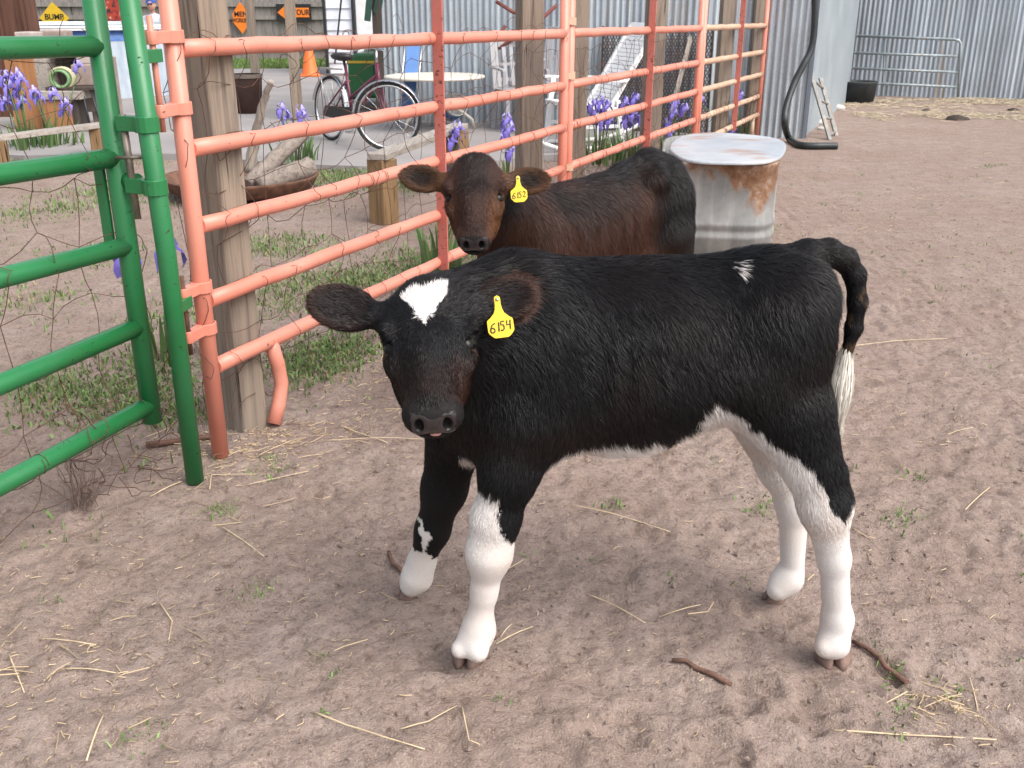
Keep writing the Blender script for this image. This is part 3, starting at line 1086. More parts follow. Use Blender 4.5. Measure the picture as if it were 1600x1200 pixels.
def wire_net(name, label, P, k0, k1, zs, step, r, seed, front):
    g = random.Random(seed)
    m = MB()
    nodes = {}
    ks = []
    k = k0
    while k < k1:
        ks.append(k); k += step * g.uniform(0.85, 1.15)
    for a, kk in enumerate(ks):
        for b, z in enumerate(zs):
            nodes[a, b] = (kk + g.gauss(0, 0.014), z + g.gauss(0, 0.016) + 0.012 * math.sin(kk * 7 + b), -0.030 + g.uniform(-.012, .012))

    def run(seq, wob):
        pts = []
        for (k1_, z1_, o1), (k2_, z2_, o2) in zip(seq, seq[1:]):
            dk, dz, do = g.gauss(0, wob), g.gauss(0, wob), g.uniform(-.01, .012)
            pts.append(P(k1_, z1_, o1))
            for q in (0.3, 0.62):
                s = math.sin(q * math.pi)
                pts.append(P(k1_ + (k2_ - k1_) * q + dk * s, z1_ + (z2_ - z1_) * q + dz * s, o1 + (o2 - o1) * q + do * s))
        pts.append(P(*seq[-1]))
        m.tube(pts, r, 4, cap=False)
    for a in range(len(ks)):
        seq = []
        for b in range(len(zs)):
            n_ = nodes[a, b]
            seq.append(n_)
            # wires pass over the front of a rail here and there
            if b + 1 < len(zs):
                for zr_ in front(ks[a]):
                    if min(zs[b], zs[b + 1]) < zr_ < max(zs[b], zs[b + 1]) and g.random() < 0.62:
                        seq.append((ks[a] + g.gauss(0, .012), zr_ - 0.02, 0.029)); seq.append((ks[a] + g.gauss(0, .012), zr_ + 0.018, 0.030))
        run(seq, 0.010)
    for b in range(len(zs)):
        run([nodes[a, b] for a in range(len(ks))], 0.016)
    # loose curls
    for q in range(int((k1 - k0) * 5)):
        kc, zc_ = g.uniform(k0, k1), g.choice(zs[-3:]) + g.uniform(-.05, .09)
        pts = []
        a0 = g.uniform(0, 6)
        for j in range(9):
            a_ = a0 + j * 0.55; rr_ = 0.02 + 0.006 * j
            pts.append(P(kc + rr_ * math.cos(a_), zc_ + rr_ * math.sin(a_) * 0.7, -0.02 + 0.012 * math.sin(j)))
        m.tube(pts, r * 0.9, 4, cap=False)
    # wire ties round the rails
    for q in range(int((k1 - k0) * 1.6)):
        kk = g.uniform(k0 + .05, k1 - .05); zr_ = g.choice(list(front(kk)))
        pts = [P(kk + 0.012 * (j / 8 - 0.5), zr_ + 0.0285 * math.sin(j * 0.785), 0.0285 * math.cos(j * 0.785)) for j in range(10)]
        m.tube(pts, r, 4, cap=False)
    return tag(m.build(name, M_RUST), label, 'wire netting', 'rusty woven wire on the pipe panels')


FZ = [0.10, 0.24, 0.38, 0.53, 0.68, 0.83, 0.98, 1.12, 1.24]
wire_net('wire_netting', 'rusty woven wire sagging across the nearest salmon panel', lambda k, z, o: fence(k, z, o), -0.02, 3.0, FZ, 0.15, 0.0012, 3, lambda k: [rail_z(i, k) for i in range(5)])
wire_net('wire_netting', 'rusty woven wire tied to the middle salmon panel beside the irises', lambda k, z, o: fence(k, z, o), 3.1, 6.0, FZ[:-1], 0.12, 0.0014, 4, lambda k: [rail_z(i, k) for i in range(5)])
wire_net('wire_netting', 'rusty woven wire along the lower part of the faded far panel', lambda k, z, o: fence(k, z, o), 6.1, 8.8, [0.08, 0.18, 0.28, 0.38, 0.48], 0.11, 0.0015, 5, lambda k: [rail_z(i, k) for i in (3, 4)])
GZS = [0.05, 0.17, 0.30, 0.44, 0.59, 0.75, 0.92, 1.08, 1.22]
wire_net('wire_netting', 'rusty woven wire hanging off the green gate', lambda k, z, o: gate(k, z, o), -0.03, 1.1, GZS, 0.14, 0.0012, 6, lambda k: [gz[i] + (gl[i] - gz[i]) / 0.514 * k for i in range(5)])
# a tangle at the gate's lower corner
m = MB(); g = random.Random(9)
for q in range(26):
    p = np.array(gate(g.uniform(-.10, .30), g.uniform(.05, .34), g.uniform(-.03, .05)))
    pts = []
    d = np.array((g.gauss(0, 1), g.gauss(0, .6), g.gauss(0, .7)))
    for j in range(8):
        pts.append(p.copy()); d = nrm(d + np.array((g.gauss(0, .6), g.gauss(0, .5), g.gauss(0, .6)))); p = p + d * 0.025
        p[2] = max(p[2], 0.02)
    m.tube(pts, 0.0015, 4, cap=False)
tag(m.build('wire_tangle', M_RUST), 'tangle of rusty wire ends at the lower corner of the green gate', 'wire')

# ------------------------------------------------------------- timber posts


def timber_post(foot, size, height, yaw, label, mat, group='timber posts behind the pipe panels', lean=(0, 0)):
    o = MB()
    rot = Matrix.Rotation(yaw, 3, 'Z')
    n = 7
    g = random.Random(int(foot[0] * 100))
    vs = []
    cn = [(-1, -1), (1, -1), (1, 1), (-1, 1)]
    for i in range(n):
        z = -0.05 + (height + 0.05) * i / (n - 1)
        for x, y in cn:
            q = rot @ Vector((x * size / 2 * (1 + g.uniform(-.02, .02)), y * size / 2 * (1 + g.uniform(-.02, .02)), 0))
            vs.append((foot[0] + q.x + lean[0] * z, foot[1] + q.y + lean[1] * z, z))
    fs = [(i * 4 + k, i * 4 + (k + 1) % 4, i * 4 + 4 + (k + 1) % 4, i * 4 + 4 + k) for i in range(n - 1) for k in range(4)]
    fs += [(3, 2, 1, 0), tuple((n - 1) * 4 + k for k in range(4))]
    o.add(vs, fs)
    p = o.build('timber_post', mat, None, bevel=0.006)
    return tag(p, label, 'post', group)


timber_post(gp(385, 662), 0.104, 2.0, R(52), 'big weathered square post behind the hinge end of the nearest pink panel', M_POST)
X = lambda px, Y, z=0.5: float(at(px, 100, Y)[0])
timber_post((X(827, 5.9), 5.9), 0.13, 2.0, R(18), 'square post just left of the joint between two pink panels', M_POST)
timber_post((X(903, 6.4), 6.4), 0.105, 2.0, R(8), 'slim grey post in front of the white rocking chair', M_POST)
timber_post((X(1021, 8.0), 8.0), 0.13, 2.0, R(14), 'square post between the rocking chair and the leaning plank', M_POST)
timber_post((X(1131, 9.8), 9.8), 0.125, 2.0, R(5), 'square post behind the middle of the faded panel', M_POST)
timber_post((X(1180, 11.0), 11.0), 0.12, 2.0, R(5), 'square post at the shed end of the faded panel', M_POST)
# ------------------------------------------------------------- sheds, walls and fences at the back
M_CORR = m_galv('corrugated_iron', (0.40, 0.44, 0.48), rust=0.25, rough=0.5, metal=0.55)
M_CORR2 = m_galv('corrugated_iron_far', (0.34, 0.38, 0.42), rust=0.15, rough=0.4, metal=0.6)
M_FLAT = m_galv('flat_sheet', (0.33, 0.375, 0.40), rust=0.0, rough=0.5, metal=0.45, streak=False)
M_GREYT = m_galv('grey_pipe', (0.30, 0.35, 0.37), rust=0.3, rough=0.5, metal=0.5)
M_DARKW = m_wood('dark_timber', (0.075, 0.060, 0.052), (0.03, 0.024, 0.021), 'z')
M_BROWNW = m_wood('brown_cladding', (0.125, 0.060, 0.042), (0.060, 0.030, 0.022), 'z', scale=0.5)
M_GREYF = m_wood('grey_fence_boards', (0.27, 0.245, 0.225), (0.15, 0.135, 0.125), 'z', scale=0.35)
M_WHITEP = m_plain('white_siding', (0.74, 0.77, 0.82), 0.5, var=0.05, scale=2)
M_WHITE = m_plain('white_paint', (0.76, 0.76, 0.76), 0.45, var=0.08, scale=8)
M_BLACKP = m_plain('black_trim', (0.015, 0.018, 0.022), 0.5)
M_HOSE = m_plain('black_hose', (0.020, 0.026, 0.028), 0.42, var=0.4, scale=12)
M_RUBBER = m_plain('black_rubber', (0.022, 0.026, 0.028), 0.7, var=0.4, scale=9)


def corrugated(name, p, q, h, pitch, amp, mat, parent=None, thick=0.02, z0=-0.05):
    """a rippled sheet from p to q with a real back face"""
    p, q = np.array(p, float), np.array(q, float)
    L = np.linalg.norm(q - p); d = (q - p) / L; n = np.array((d[1], -d[0], 0))
    N = int(L / pitch * 10)
    s = np.linspace(0, L, N + 1)
    g = np.random.default_rng(int(L * 100))
    # sheets overlap every 0.66 m: a slight step and a different tilt per sheet
    sh = np.floor(s / 0.66).astype(int)
    a = amp * np.cos(2 * np.pi * s / pitch) + (sh % 2) * 0.004 + g.normal(0, 0.003, 200)[sh]
    rows = 7
    V = []
    for side in (0, 1):
        for r in range(rows):
            z = z0 + (h - z0) * r / (rows - 1)
            o = a + 0.004 * np.sin(s * 3.1 + r * 1.3) - (thick if side else 0)
            P = p + d * s[:, None] + n * o[:, None]; P[:, 2] = z
            V.append(P)
    V = np.concatenate(V)
    M = N + 1
    F = []
    for side in (0, 1):
        for r in range(rows - 1):
            b = (side * rows + r) * M + np.arange(N)
            f = np.stack([b, b + 1, b + 1 + M, b + M], 1)
            F.append(f if not side else f[:, ::-1])
    o_ = (np.arange(N)); top = (rows - 1) * M; bk = rows * M
    F.append(np.stack([top + o_, top + o_ + 1, bk + top + o_ + 1, bk + top + o_], 1))
    for e in (0, N):
        for r in range(rows - 1):
            F.append(np.array([[r * M + e, (r + 1) * M + e, bk + (r + 1) * M + e, bk + r * M + e]]))
    return np_mesh(name, V, np.concatenate(F), mat, parent, True)


SC = gp(1255, 217); SL = np.array((-1.52, 12.35, 0)); SB = gp(1312, 170)
shed = thing('metal_shed', SC, 'corrugated iron shed with a rippled front wall and a flat grey side wall', 'shed')
corrugated('front_wall', SL, SC, 2.5, 0.0715, 0.011, M_CORR, shed)
m = MB(); sd = nrm(SB - SC); sn = np.array((sd[1], -sd[0], 0))
m.beam(SC + sn * -0.03 + np.array((0, 0, 1.23)) + sd * 0.03, SB + sd * 1.2 + sn * -0.03 + np.array((0, 0, 1.23)), 0.03, 2.5)
m.build('side_wall', M_FLAT, shed)
m = MB(); m.beam(SC + sn * 0.0 + np.array((0, 0, -0.05)), SC + np.array((0, 0, 2.5)), 0.035, 0.05, (1, 0, 0))
m.build('corner_trim', m_galv('corner_trim', (0.10, 0.115, 0.14), 0, 0.5, 0.5), shed)
m = MB(); m.beam(SL + np.array((-0.05, -0.06, -0.05)), SL + np.array((-0.05, -0.06, 2.6)), 0.10, 0.10, (1, 0, 0))
m.build('corner_post', M_DARKW, shed, bevel=0.004)
m = MB()
roof = [SL + np.array((-0.2, -0.2, 2.6)), SC + np.array((0.25, -0.25, 2.55)), SB + sd * 1.3 + np.array((0.2, 0.1, 2.75)), SL + sd * 4.8 + np.array((-0.2, 0, 2.8))]
m.add(roof + [p + np.array((0, 0, 0.05)) for p in roof], [(3, 2, 1, 0), (4, 5, 6, 7), (0, 1, 5, 4), (1, 2, 6, 5), (2, 3, 7, 6), (3, 0, 4, 7)])
m.build('roof', M_CORR2, shed)

W0, W1 = np.array((4.3, 16.65, 0)), np.array((11.5, 13.75, 0))
wall = corrugated('corrugated_wall', W0, W1, 2.4, 0.069, 0.0072, M_CORR2)
tag(wall, 'tall bright corrugated iron wall closing the far end of the pen', 'wall')

# grey board fence with its signs
gf = thing('board_fence', (-9, 26.3, 0), 'grey weathered board fence far behind the pool, carrying road signs', 'fence')
m = MB(); g = random.Random(4)
x = -19.0
while x < -3.2:
    w = 0.14
    m.box((x + w / 2, 26.30 + g.uniform(-.006, .006), 0.95 + g.uniform(-.02, .02)), (w - 0.006, 0.022, 1.92))
    x += w
m.build('boards', M_GREYF, gf)
for z in (0.33, 1.02, 1.32):
    m = MB(); m.box((-11.1, 26.24, z), (15.8, 0.05, 0.10)); m.build('rail', M_GREYF, gf)

M_YEL = m_plain('sign_yellow', (0.66, 0.42, 0.02), 0.5, var=0.06)
M_ORG = m_plain('sign_orange', (0.80, 0.20, 0.015), 0.5, var=0.06)
M_SBLK = m_plain('sign_black', (0.012, 0.012, 0.013), 0.5)


def sign_at(px, py, Y=26.15):
    return at(px, py, Y)


c = sign_at(85, 28); h = 0.37
s = thing('road_sign', c, 'yellow diamond road sign reading BUMP on the grey board fence', 'road sign')
m = MB(); m.prism([(-h, 0), (0, -h), (h, 0), (0, h)], c, (1, 0, 0), (0, 0, 1), 0.004); p = m.build('plate', M_YEL, s, bevel=0.001)
text_mesh('lettering', 'BUMP', 0.185, M_SBLK, s, c + np.array((0, -0.010, 0.02)), (1, 0, 0), (0, 0, 1))
c = sign_at(377, 28); h = 0.335
s = thing('road_sign', c, 'orange diamond road sign reading MEN WORKING beside the big timber post', 'road sign')
m = MB(); m.prism([(-0.21, 0.10), (-0.21, -0.10), (0, -h - .04), (0.21, -0.10), (0.21, 0.10), (0, h + .04)], c, (1, 0, 0), (0, 0, 1), 0.004); m.build('plate', M_ORG, s, bevel=0.001)
text_mesh('lettering', 'MEN', 0.165, M_SBLK, s, c + np.array((0, -0.010, 0.085)), (1, 0, 0), (0, 0, 1))
text_mesh('lettering', 'WORKING', 0.135, M_SBLK, s, c + np.array((0, -0.010, -0.06)), (1, 0, 0), (0, 0, 1), sx=0.70)
c = sign_at(459, 19.5)
s = thing('road_sign', c, 'black and orange road sign with a left arrow reading DETOUR', 'road sign')
m = MB(); m.box(c, (0.86, 0.012, 0.39)); m.build('plate', M_SBLK, s)
m = MB(); m.prism([(-0.40, 0), (-0.20, -0.165), (-0.20, -0.11), (0.38, -0.11), (0.38, 0.11), (-0.20, 0.11), (-0.20, 0.165)], c + np.array((0, -0.012, 0)), (1, 0, 0), (0, 0, 1), 0.003)
m.build('arrow', M_ORG, s)
text_mesh('lettering', 'DETOUR', 0.175, M_SBLK, s, c + np.array((0.09, -0.020, 0)), (1, 0, 0), (0, 0, 1), sx=0.86)
c = sign_at(176, 16, 26.0)
m = MB(); m.box(c, (0.42, 0.02, 0.62))
t = NT('painted_board'); v = t.coord()
t.set(color=t.ramp(t.noise(v, 6, 3, 0.5, 1.0), [(0.38, (0.02, 0.02, 0.03)), (0.46, (0.36, 0.03, 0.02)), (0.62, (0.40, 0.06, 0.03)), (0.70, (0.6, 0.5, 0.35))]), rough=0.6)
tag(m.build('painted_board', t.m), 'dark board with red and cream paint hanging on the grey fence', 'board')

# brown building edge at the left
bb = thing('brown_cabin', (-7.4, 13.4, 0), 'reddish brown wooden cabin at the left edge', 'building')
xr = float(at(44, 40, 12.6)[0])
m = MB(); m.box((xr - 1.5, 12.75, 1.2), (3.0, 0.30, 2.5)); m.build('wall', M_BROWNW, bb)
for i in range(5):
    m = MB(); m.box((xr - 0.03 - 0.28 * i, 12.585, 1.2), (0.035, 0.02, 2.48)); m.build('batten', M_BROWNW, bb)
m = MB(); m.box((xr - 1.6, 12.75, 2.52), (3.3, 0.7, 0.10)); m.build('roof', M_DARKW, bb)

# white shed and door panel behind the tractor
ws = thing('white_shed', (-3.0, 20.6, 0), 'small white shed with lap siding and a plain white door', 'shed')
xa, xb, xc = float(at(512, 60, 20.4)[0]), float(at(553, 60, 20.4)[0]), float(at(602, 60, 20.4)[0])
m = MB()
for i in range(11):
    z = 0.06 + i * 0.20
    m.add([(xa, 20.40, z), (xb, 20.40, z), (xb, 20.43, z + 0.20), (xa, 20.43, z + 0.20), (xa, 20.6, z), (xb, 20.6, z), (xb, 20.6, z + 0.2), (xa, 20.6, z + 0.2)],
          [(0, 1, 2, 3), (4, 7, 6, 5), (0, 4, 5, 1), (3, 2, 6, 7), (0, 3, 7, 4), (1, 5, 6, 2)])
m.build('siding', M_WHITEP, ws)
m = MB(); m.box(((xb + xc) / 2 + 0.05, 20.5, 1.2), (xc - xb - 0.02, 0.14, 2.3)); m.build('door', M_WHITE, ws)
for xx in (xa - 0.035, xb + 0.01):
    m = MB(); m.box((xx, 20.38, 1.15), (0.05, 0.06, 2.3)); m.build('corner_trim', M_BLACKP, ws)
m = MB(); m.box(((xa + xc) / 2, 21.2, 2.4), (xc - xa + 0.4, 2.0, 0.10)); m.build('roof', M_DARKW, ws)
m = MB(); m.box(((xa + xc) / 2, 21.3, 1.2), (xc - xa - 0.1, 1.3, 2.3)); m.build('wall', M_WHITEP, ws)
m = MB(); m.beam((float(at(533, 10, 20.2)[0]), 20.30, 1.45), (float(at(522, 105, 20.2)[0]), 20.30, 0.25), 0.03, 0.03); m.build('door_bar', M_BLACKP, ws)

# ------------------------------------------------------------- pool and the person behind it
PC = np.array((-7.05, 16.75, 0)); PR = 2.08
M_POOLB = NT('pool_wall'); v = M_POOLB.coord((3.0, 3.0, 1.0))
M_POOLB.set(color=M_POOLB.ramp(M_POOLB.noise(v, 2.2, 5, 0.6), [(0.35, (0.33, 0.40, 0.48)), (0.65, (0.50, 0.57, 0.64))]), rough=0.45); M_POOLB = M_POOLB.m
M_BLUE = m_plain('pool_blue', (0.10, 0.22, 0.55), 0.45, var=0.25, scale=12)
pool = thing('swimming_pool', PC, 'round above ground swimming pool with pale wall and white rim', 'pool')
m = MB(); m.lathe([(PR, 0.0), (PR, 0.88)], PC, 64); m.lathe([(PR - 0.03, 0.0), (PR - 0.03, 0.88)], PC, 64); m.build('wall', M_POOLB, pool)
m = MB(); m.lathe([(PR + .004, 0.84), (PR + .004, 0.992), (PR - .03, 0.992)], PC, 64); m.build('border_band', M_BLUE, pool)
m = MB(); m.lathe([(PR - .08, .99), (PR + .09, .99), (PR + .09, 1.015), (PR + .10, 1.03), (PR + .09, 1.05), (PR - .08, 1.05), (PR - .08, .99)], PC, 64, smooth=False); m.build('rim', M_WHITE, pool)
for i in range(14):
    a = i * 2 * math.pi / 14 + 0.13
    m = MB(); p = PC + np.array((math.cos(a), math.sin(a), 0)) * (PR + 0.03)
    m.beam(p, p + np.array((0, 0, 0.99)), 0.12, 0.05, (math.cos(a), math.sin(a), 0)); m.build('upright', M_WHITE, pool)
m = MB(); n = 48
m.add([tuple(PC + np.array((0, 0, 0.93)))] + [tuple(PC + np.array((math.cos(2 * math.pi * k / n) * (PR - .03), math.sin(2 * math.pi * k / n) * (PR - .03), 0.93))) for k in range(n)], [(0, 1 + k, 1 + (k + 1) % n) for k in range(n)])
m.build('water', NT('pool_water').set(color=(0.05, 0.20, 0.24), rough=0.05, spec=0.7).m, pool)


def build_person():
    b = at(238, 10, 19.3); b = np.array((b[0], 19.3, 0))
    p = thing('person', b, 'person in a pale blue shirt and blue cap leaning behind the pool', 'person')
    hz = 1.34

    def Q(x, y, z):
        return b + np.array((x, y, z))
    B = [rc(Q(0, 0.12, 0.72), 0.13, Q(0, 0.02, 0.98), 0.125, 0.05), rc(Q(-.12, 0, 1.10), 0.055, Q(.12, 0, 1.10), 0.055, 0.06), rc(Q(0, 0.02, 0.98), 0.12, Q(0, 0, 1.08), 0.10, 0.05),
         rc(Q(0, -0.01, 1.14), 0.045, Q(0, -0.04, 1.24), 0.042, 0.03), el(Q(0, -0.06, hz - 0.02), (0.072, 0.088, 0.105), None, 0.02), el(Q(0, -0.15, hz - 0.035), (0.012, 0.016, 0.018), None, 0.012),
         el(Q(-.074, -0.05, hz - 0.03), (0.012, 0.02, 0.03), None, 0.01), el(Q(.074, -0.05, hz - 0.03), (0.012, 0.02, 0.03), None, 0.01)]
    for q in (-1, 1):
        B += [rc(Q(q * .17, 0.0, 1.09), 0.050, Q(q * .23, -0.08, 0.88), 0.040, 0.03), rc(Q(q * .23, -0.08, 0.88), 0.038, Q(q * .03, -0.25, 0.96), 0.027, 0.02),
              el(Q(q * .00, -0.26, 0.965), (0.045, 0.024, 0.022), None, 0.015),
              rc(Q(q * .08, 0.12, 0.70), 0.085, Q(q * .09, 0.10, 0.40), 0.058, 0.03), rc(Q(q * .09, 0.10, 0.40), 0.055, Q(q * .09, 0.13, 0.08), 0.038, 0.03), rc(Q(q * .09, 0.13, 0.05), 0.04, Q(q * .10, 0.0, 0.03), 0.032, 0.03)]
        for f in range(5):
            B.append(rc(Q(q * -.03 * 1, -0.262, 0.965 + (f - 2) * 0.011), 0.0075, Q(q * -.075, -0.262 - .006 * f, 0.962 + (f - 2) * 0.012), 0.006, 0.004))
    vv, ff = sdf_surface(B, 0.011)
    vv = relax(vv, ff, 1)
    loc = vv - b
    skin = np.array((0.50, 0.27, 0.19)); shirt = np.array((0.52, 0.56, 0.66)); jean = np.array((0.05, 0.08, 0.16))
    c = np.where((loc[:, 2] > 1.175)[:, None], skin, shirt)
    c = np.where((loc[:, 2] < 0.74)[:, None], jean, c)
    c = np.where(((loc[:, 1] < -0.14) & (loc[:, 2] < 1.05) & (loc[:, 2] > 0.8))[:, None], skin, c)
    eyes = (np.abs(np.abs(loc[:, 0]) - 0.03) < 0.012) & (np.abs(loc[:, 2] - hz + 0.01) < 0.010) & (loc[:, 1] < -0.1)
    c = np.where(eyes[:, None], np.array((0.03, 0.02, 0.02)), c)
    np_mesh('body', vv, ff, M_SKIN, p, True, c)
    m = MB(); prof = [(0.090 * math.cos(a), 0.088 * math.sin(a)) for a in (0, 0.3, 0.6, 0.9, 1.2, 1.55)]
    m.lathe(prof, Q(0, -0.045, hz + 0.02), 18); m.prism([(-.065, 0), (.065, 0), (.05, .085), (-.05, .085)], Q(0, -0.10, hz + 0.022), (1, 0, 0), (0, -1, -0.15), 0.008)
    m.build('cap', m_plain('cap_cloth', (0.03, 0.07, 0.30), 0.8), p)


build_person()

# ------------------------------------------------------------- far gate, tub, hose, ladder, heaps
fg = thing('pipe_gate', (6, 15.6, 0), 'grey pipe gate standing against the far corrugated wall', 'gate')


def FG(px, y):
    f = (px - 1316) / (1497 - 1316)
    return at(px, y, 16.05 - 0.75 * f)


for y0, y1 in ((55, 62), (82, 88), (106, 113), (128, 136)):
    a, b_ = FG(1290, y0 - (y1 - y0) * .14), FG(1497, y1)
    if y0 == 55:
        c_ = FG(1501, 68); MB().tube([a, FG(1490, y1 - .3), FG(1498, y1 + 1.2), c_, FG(1497, 151)], 0.021, 10).build('rail', M_GREYT, fg)
    else:
        MB().tube([a, b_], 0.019, 10).build('rail', M_GREYT, fg)
for px in (1292, 1383):
    MB().beam(FG(px, 54), FG(px - 4, 150), 0.03, 0.02).build('brace', M_GREYT, fg)
mm = MB(); mm.box(FG(1319, 100) + np.array((0, -.05, 0)), (0.07, 0.05, 0.17)); mm.build('latch', M_RUSTY, fg)
tb = thing('feed_tub', gp(1340, 165), 'round black rubber feed tub beside the shed wall', 'tub')
cc = gp(1338, 160)
m = MB(); m.lathe([(0.0, 0.01), (0.235, 0.0), (0.262, 0.27), (0.272, 0.29), (0.262, 0.30), (0.245, 0.285), (0.22, 0.04), (0.0, 0.03)], cc, 28); m.build('tub', M_RUBBER, tb)
hz_ = [(1273, -14, 10.62), (1273, 35, 10.62), (1268, 75, 10.6), (1255, 102, 10.55), (1241, 130, 10.5), (1229, 165, 10.4), (1226, 192, 10.3)]
pts = [at(*q) for q in hz_] + [gp(1233, 216, 0.04), gp(1248, 226, 0.04), gp(1268, 228, 0.04), gp(1290, 228, 0.04), gp(1308, 228, 0.04)]
sm = []
for i in range(len(pts) - 1):
    p0, p1, p2, p3 = pts[max(i - 1, 0)], pts[i], pts[i + 1], pts[min(i + 2, len(pts) - 1)]
    for q in (0, .25, .5, .75):
        sm.append(0.5 * (2 * p1 + (p2 - p0) * q + (2 * p0 - 5 * p1 + 4 * p2 - p3) * q * q + (-p0 + 3 * p1 - 3 * p2 + p3) * q ** 3))
sm.append(pts[-1])
tag(MB().tube(sm, 0.034, 14).build('drain_hose', M_HOSE), 'thick black hose hanging down the shed corner and lying on the dirt', 'hose')
M_ALU = m_galv('aluminium', (0.22, 0.215, 0.205), 0.4, 0.6, 0.2)
ld = thing('ladder', gp(1303, 218), 'short worn aluminium ladder leaning on the flat shed wall', 'ladder')
for (ta, tb_) in (((1264, 104, 11.15), (1297, 219)), ((1282, 122, 11.45), (1307, 213))):
    MB().beam(at(*ta), gp(*tb_), 0.022, 0.042, (1, 0.3, 0)).build('side_rail', M_ALU, ld)
a0, a1, b0, b1 = at(1264, 104, 11.15), gp(1297, 219), at(1282, 122, 11.45), gp(1307, 213)
for f in (0.18, 0.45, 0.70, 0.93):
    MB().tube([a0 + (a1 - a0) * f, b0 + (b1 - b0) * f], 0.014, 8).build('rung', M_ALU, ld)
for i, (px, py, r) in enumerate(((1309, 172, .07), (1278, 194, .05), (1283, 203, .035))):
    q = gp(px, py); m = MB(); m.ball(q + np.array((0, 0, r * .4)), (r * 1.5, r, r * .7), 9, 6)
    o = m.build('stone', m_plain('pale_stone', (0.45, 0.43, 0.40), 0.9, bump=.4)); tag(o, ['flat pale stone by the far corner of the shed', 'pale stone at the foot of the flat shed wall, left of the ladder', 'smallest pale stone under the ladder'][i], 'stone', 'stones along the shed wall')

# ------------------------------------------------------------- stock tank with its lid
M_LIDP = NT('tank_lid'); v = M_LIDP.coord(); _c = M_LIDP.ramp(M_LIDP.noise(v, 3.0, 4), [(0.35, (0.30, 0.33, 0.37)), (0.65, (0.43, 0.45, 0.47))])
_c = M_LIDP.mix(M_LIDP.ramp(M_LIDP.noise(M_LIDP.coord((1.2, 2.2, 1)), 2.6, 5, 0.6), [(0.52, 0.0), (0.66, 0.8)]), _c, (0.33, 0.21, 0.16))
M_LIDP.set(color=_c, rough=0.55); M_LIDP.bump(M_LIDP.noise(v, 8, 3), 0.15, 0.01); M_LIDP = M_LIDP.m
t = NT('tank_metal'); v = t.coord()
base = t.mix(t.ramp(t.noise(v, 7, 6, 0.7), [(0.3, 0.0), (0.7, 1.0)]), (0.17, 0.175, 0.17), (0.28, 0.272, 0.26))
base = t.mix(t.ramp(t.noise(t.coord((9, 9, 0.6)), 1.5, 4), [(0.5, 0.0), (0.72, 0.6)]), base, (0.42, 0.41, 0.385))
sep = t.n.new('ShaderNodeSeparateXYZ'); t.l.new(v, sep.inputs[0])
hgt = t.math('ADD', t.math('MULTIPLY', sep.outputs[2], 3.2), t.math('MULTIPLY', t.noise(t.coord((1.0, 1.0, 0.6)), 3.2, 5, 0.65), 2.0))
rustf = t.ramp(hgt, [(0.0, 0.0), (1.0, 1.0)])
vd = t.n.new('ShaderNodeVectorMath'); vd.operation = 'DISTANCE'; t.l.new(t.coord((1, 1, 0.0)), vd.inputs[0]); vd.inputs[1].default_value = (0.10, -0.62, 0.0)
hgt = t.math('ADD', hgt, t.math('SUBTRACT', 0.30, t.math('MULTIPLY', vd.outputs['Value'], 1.7)))
mr = t.n.new('ShaderNodeMapRange'); t.l.new(hgt, mr.inputs[0]); mr.inputs[1].default_value = 2.22; mr.inputs[2].default_value = 2.40
rc_ = t.ramp(t.noise(v, 22, 6, 0.7), [(0.3, (0.13, 0.062, 0.032)), (0.50, (0.24, 0.125, 0.070)), (0.68, (0.36, 0.27, 0.21))])
t.set(color=t.mix(mr.outputs[0], base, rc_), rough=0.65, metal=0.15)
t.bump(t.noise(v, 10, 4), 0.2, 0.008)
M_TANK = t.m
TC = np.array((1.245, 6.08, 0)); ta = math.atan2(1.25, 0.20)
tank = thing('stock_tank', TC, 'rusty galvanised oval stock tank with a dented white lid', 'tank')
m = MB(); prof = [(0.02, 0.02), (0.97, 0.0), (1.0, 0.015), (1.0, 0.10), (1.018, 0.115), (1.018, 0.135), (1.0, 0.15), (1.0, 0.17), (1.018, 0.185), (1.018, 0.205), (1.0, 0.22), (1.0, 0.50), (1.02, 0.515), (1.02, 0.535), (0.97, 0.535), (0.97, 0.06), (0.02, 0.05)]
n = 56; vs = []
for r, z in prof:
    for k in range(n):
        a = 2 * math.pi * k / n
        ca, sa = math.cos(a), math.sin(a)
        ux = math.copysign(abs(ca) ** 0.45, ca) * 0.61 * r; uy = math.copysign(abs(sa) ** 0.45, sa) * 0.330 * r
        vs.append(TC + np.array((ux * math.cos(ta) - uy * math.sin(ta), ux * math.sin(ta) + uy * math.cos(ta), z)))
m.add(vs, [(i * n + k, i * n + (k + 1) % n, (i + 1) * n + (k + 1) % n, (i + 1) * n + k) for i in range(len(prof) - 1) for k in range(n)], True)
m.build('tank_wall', M_TANK, tank)
lid = [(.925, 5.56), (1.02, 5.42), (1.34, 5.38), (1.50, 5.58), (1.69, 6.20), (1.65, 6.50), (1.32, 6.74), (1.10, 6.60), (.92, 6.02)]
for _ in range(2):
    lid = [tuple(np.array(lid[i]) * (1 - f) + np.array(lid[(i + 1) % len(lid)]) * f) for i in range(len(lid)) for f in (0.22, 0.78)]
ld2 = MB(); N = len(lid); ctr = np.mean(lid, 0); rings = []
for f, dz in ((1.0, -0.016), (1.0, -0.004), (0.985, 0.002), (0.90, 0.004), (0.82, 0.005)):
    rings.append([np.array((ctr[0] + (x - ctr[0]) * f, ctr[1] + (y - ctr[1]) * f, 0.553 + dz + 0.002 * math.sin(x * 5))) for x, y in lid])
vs = [p for r in rings for p in r]
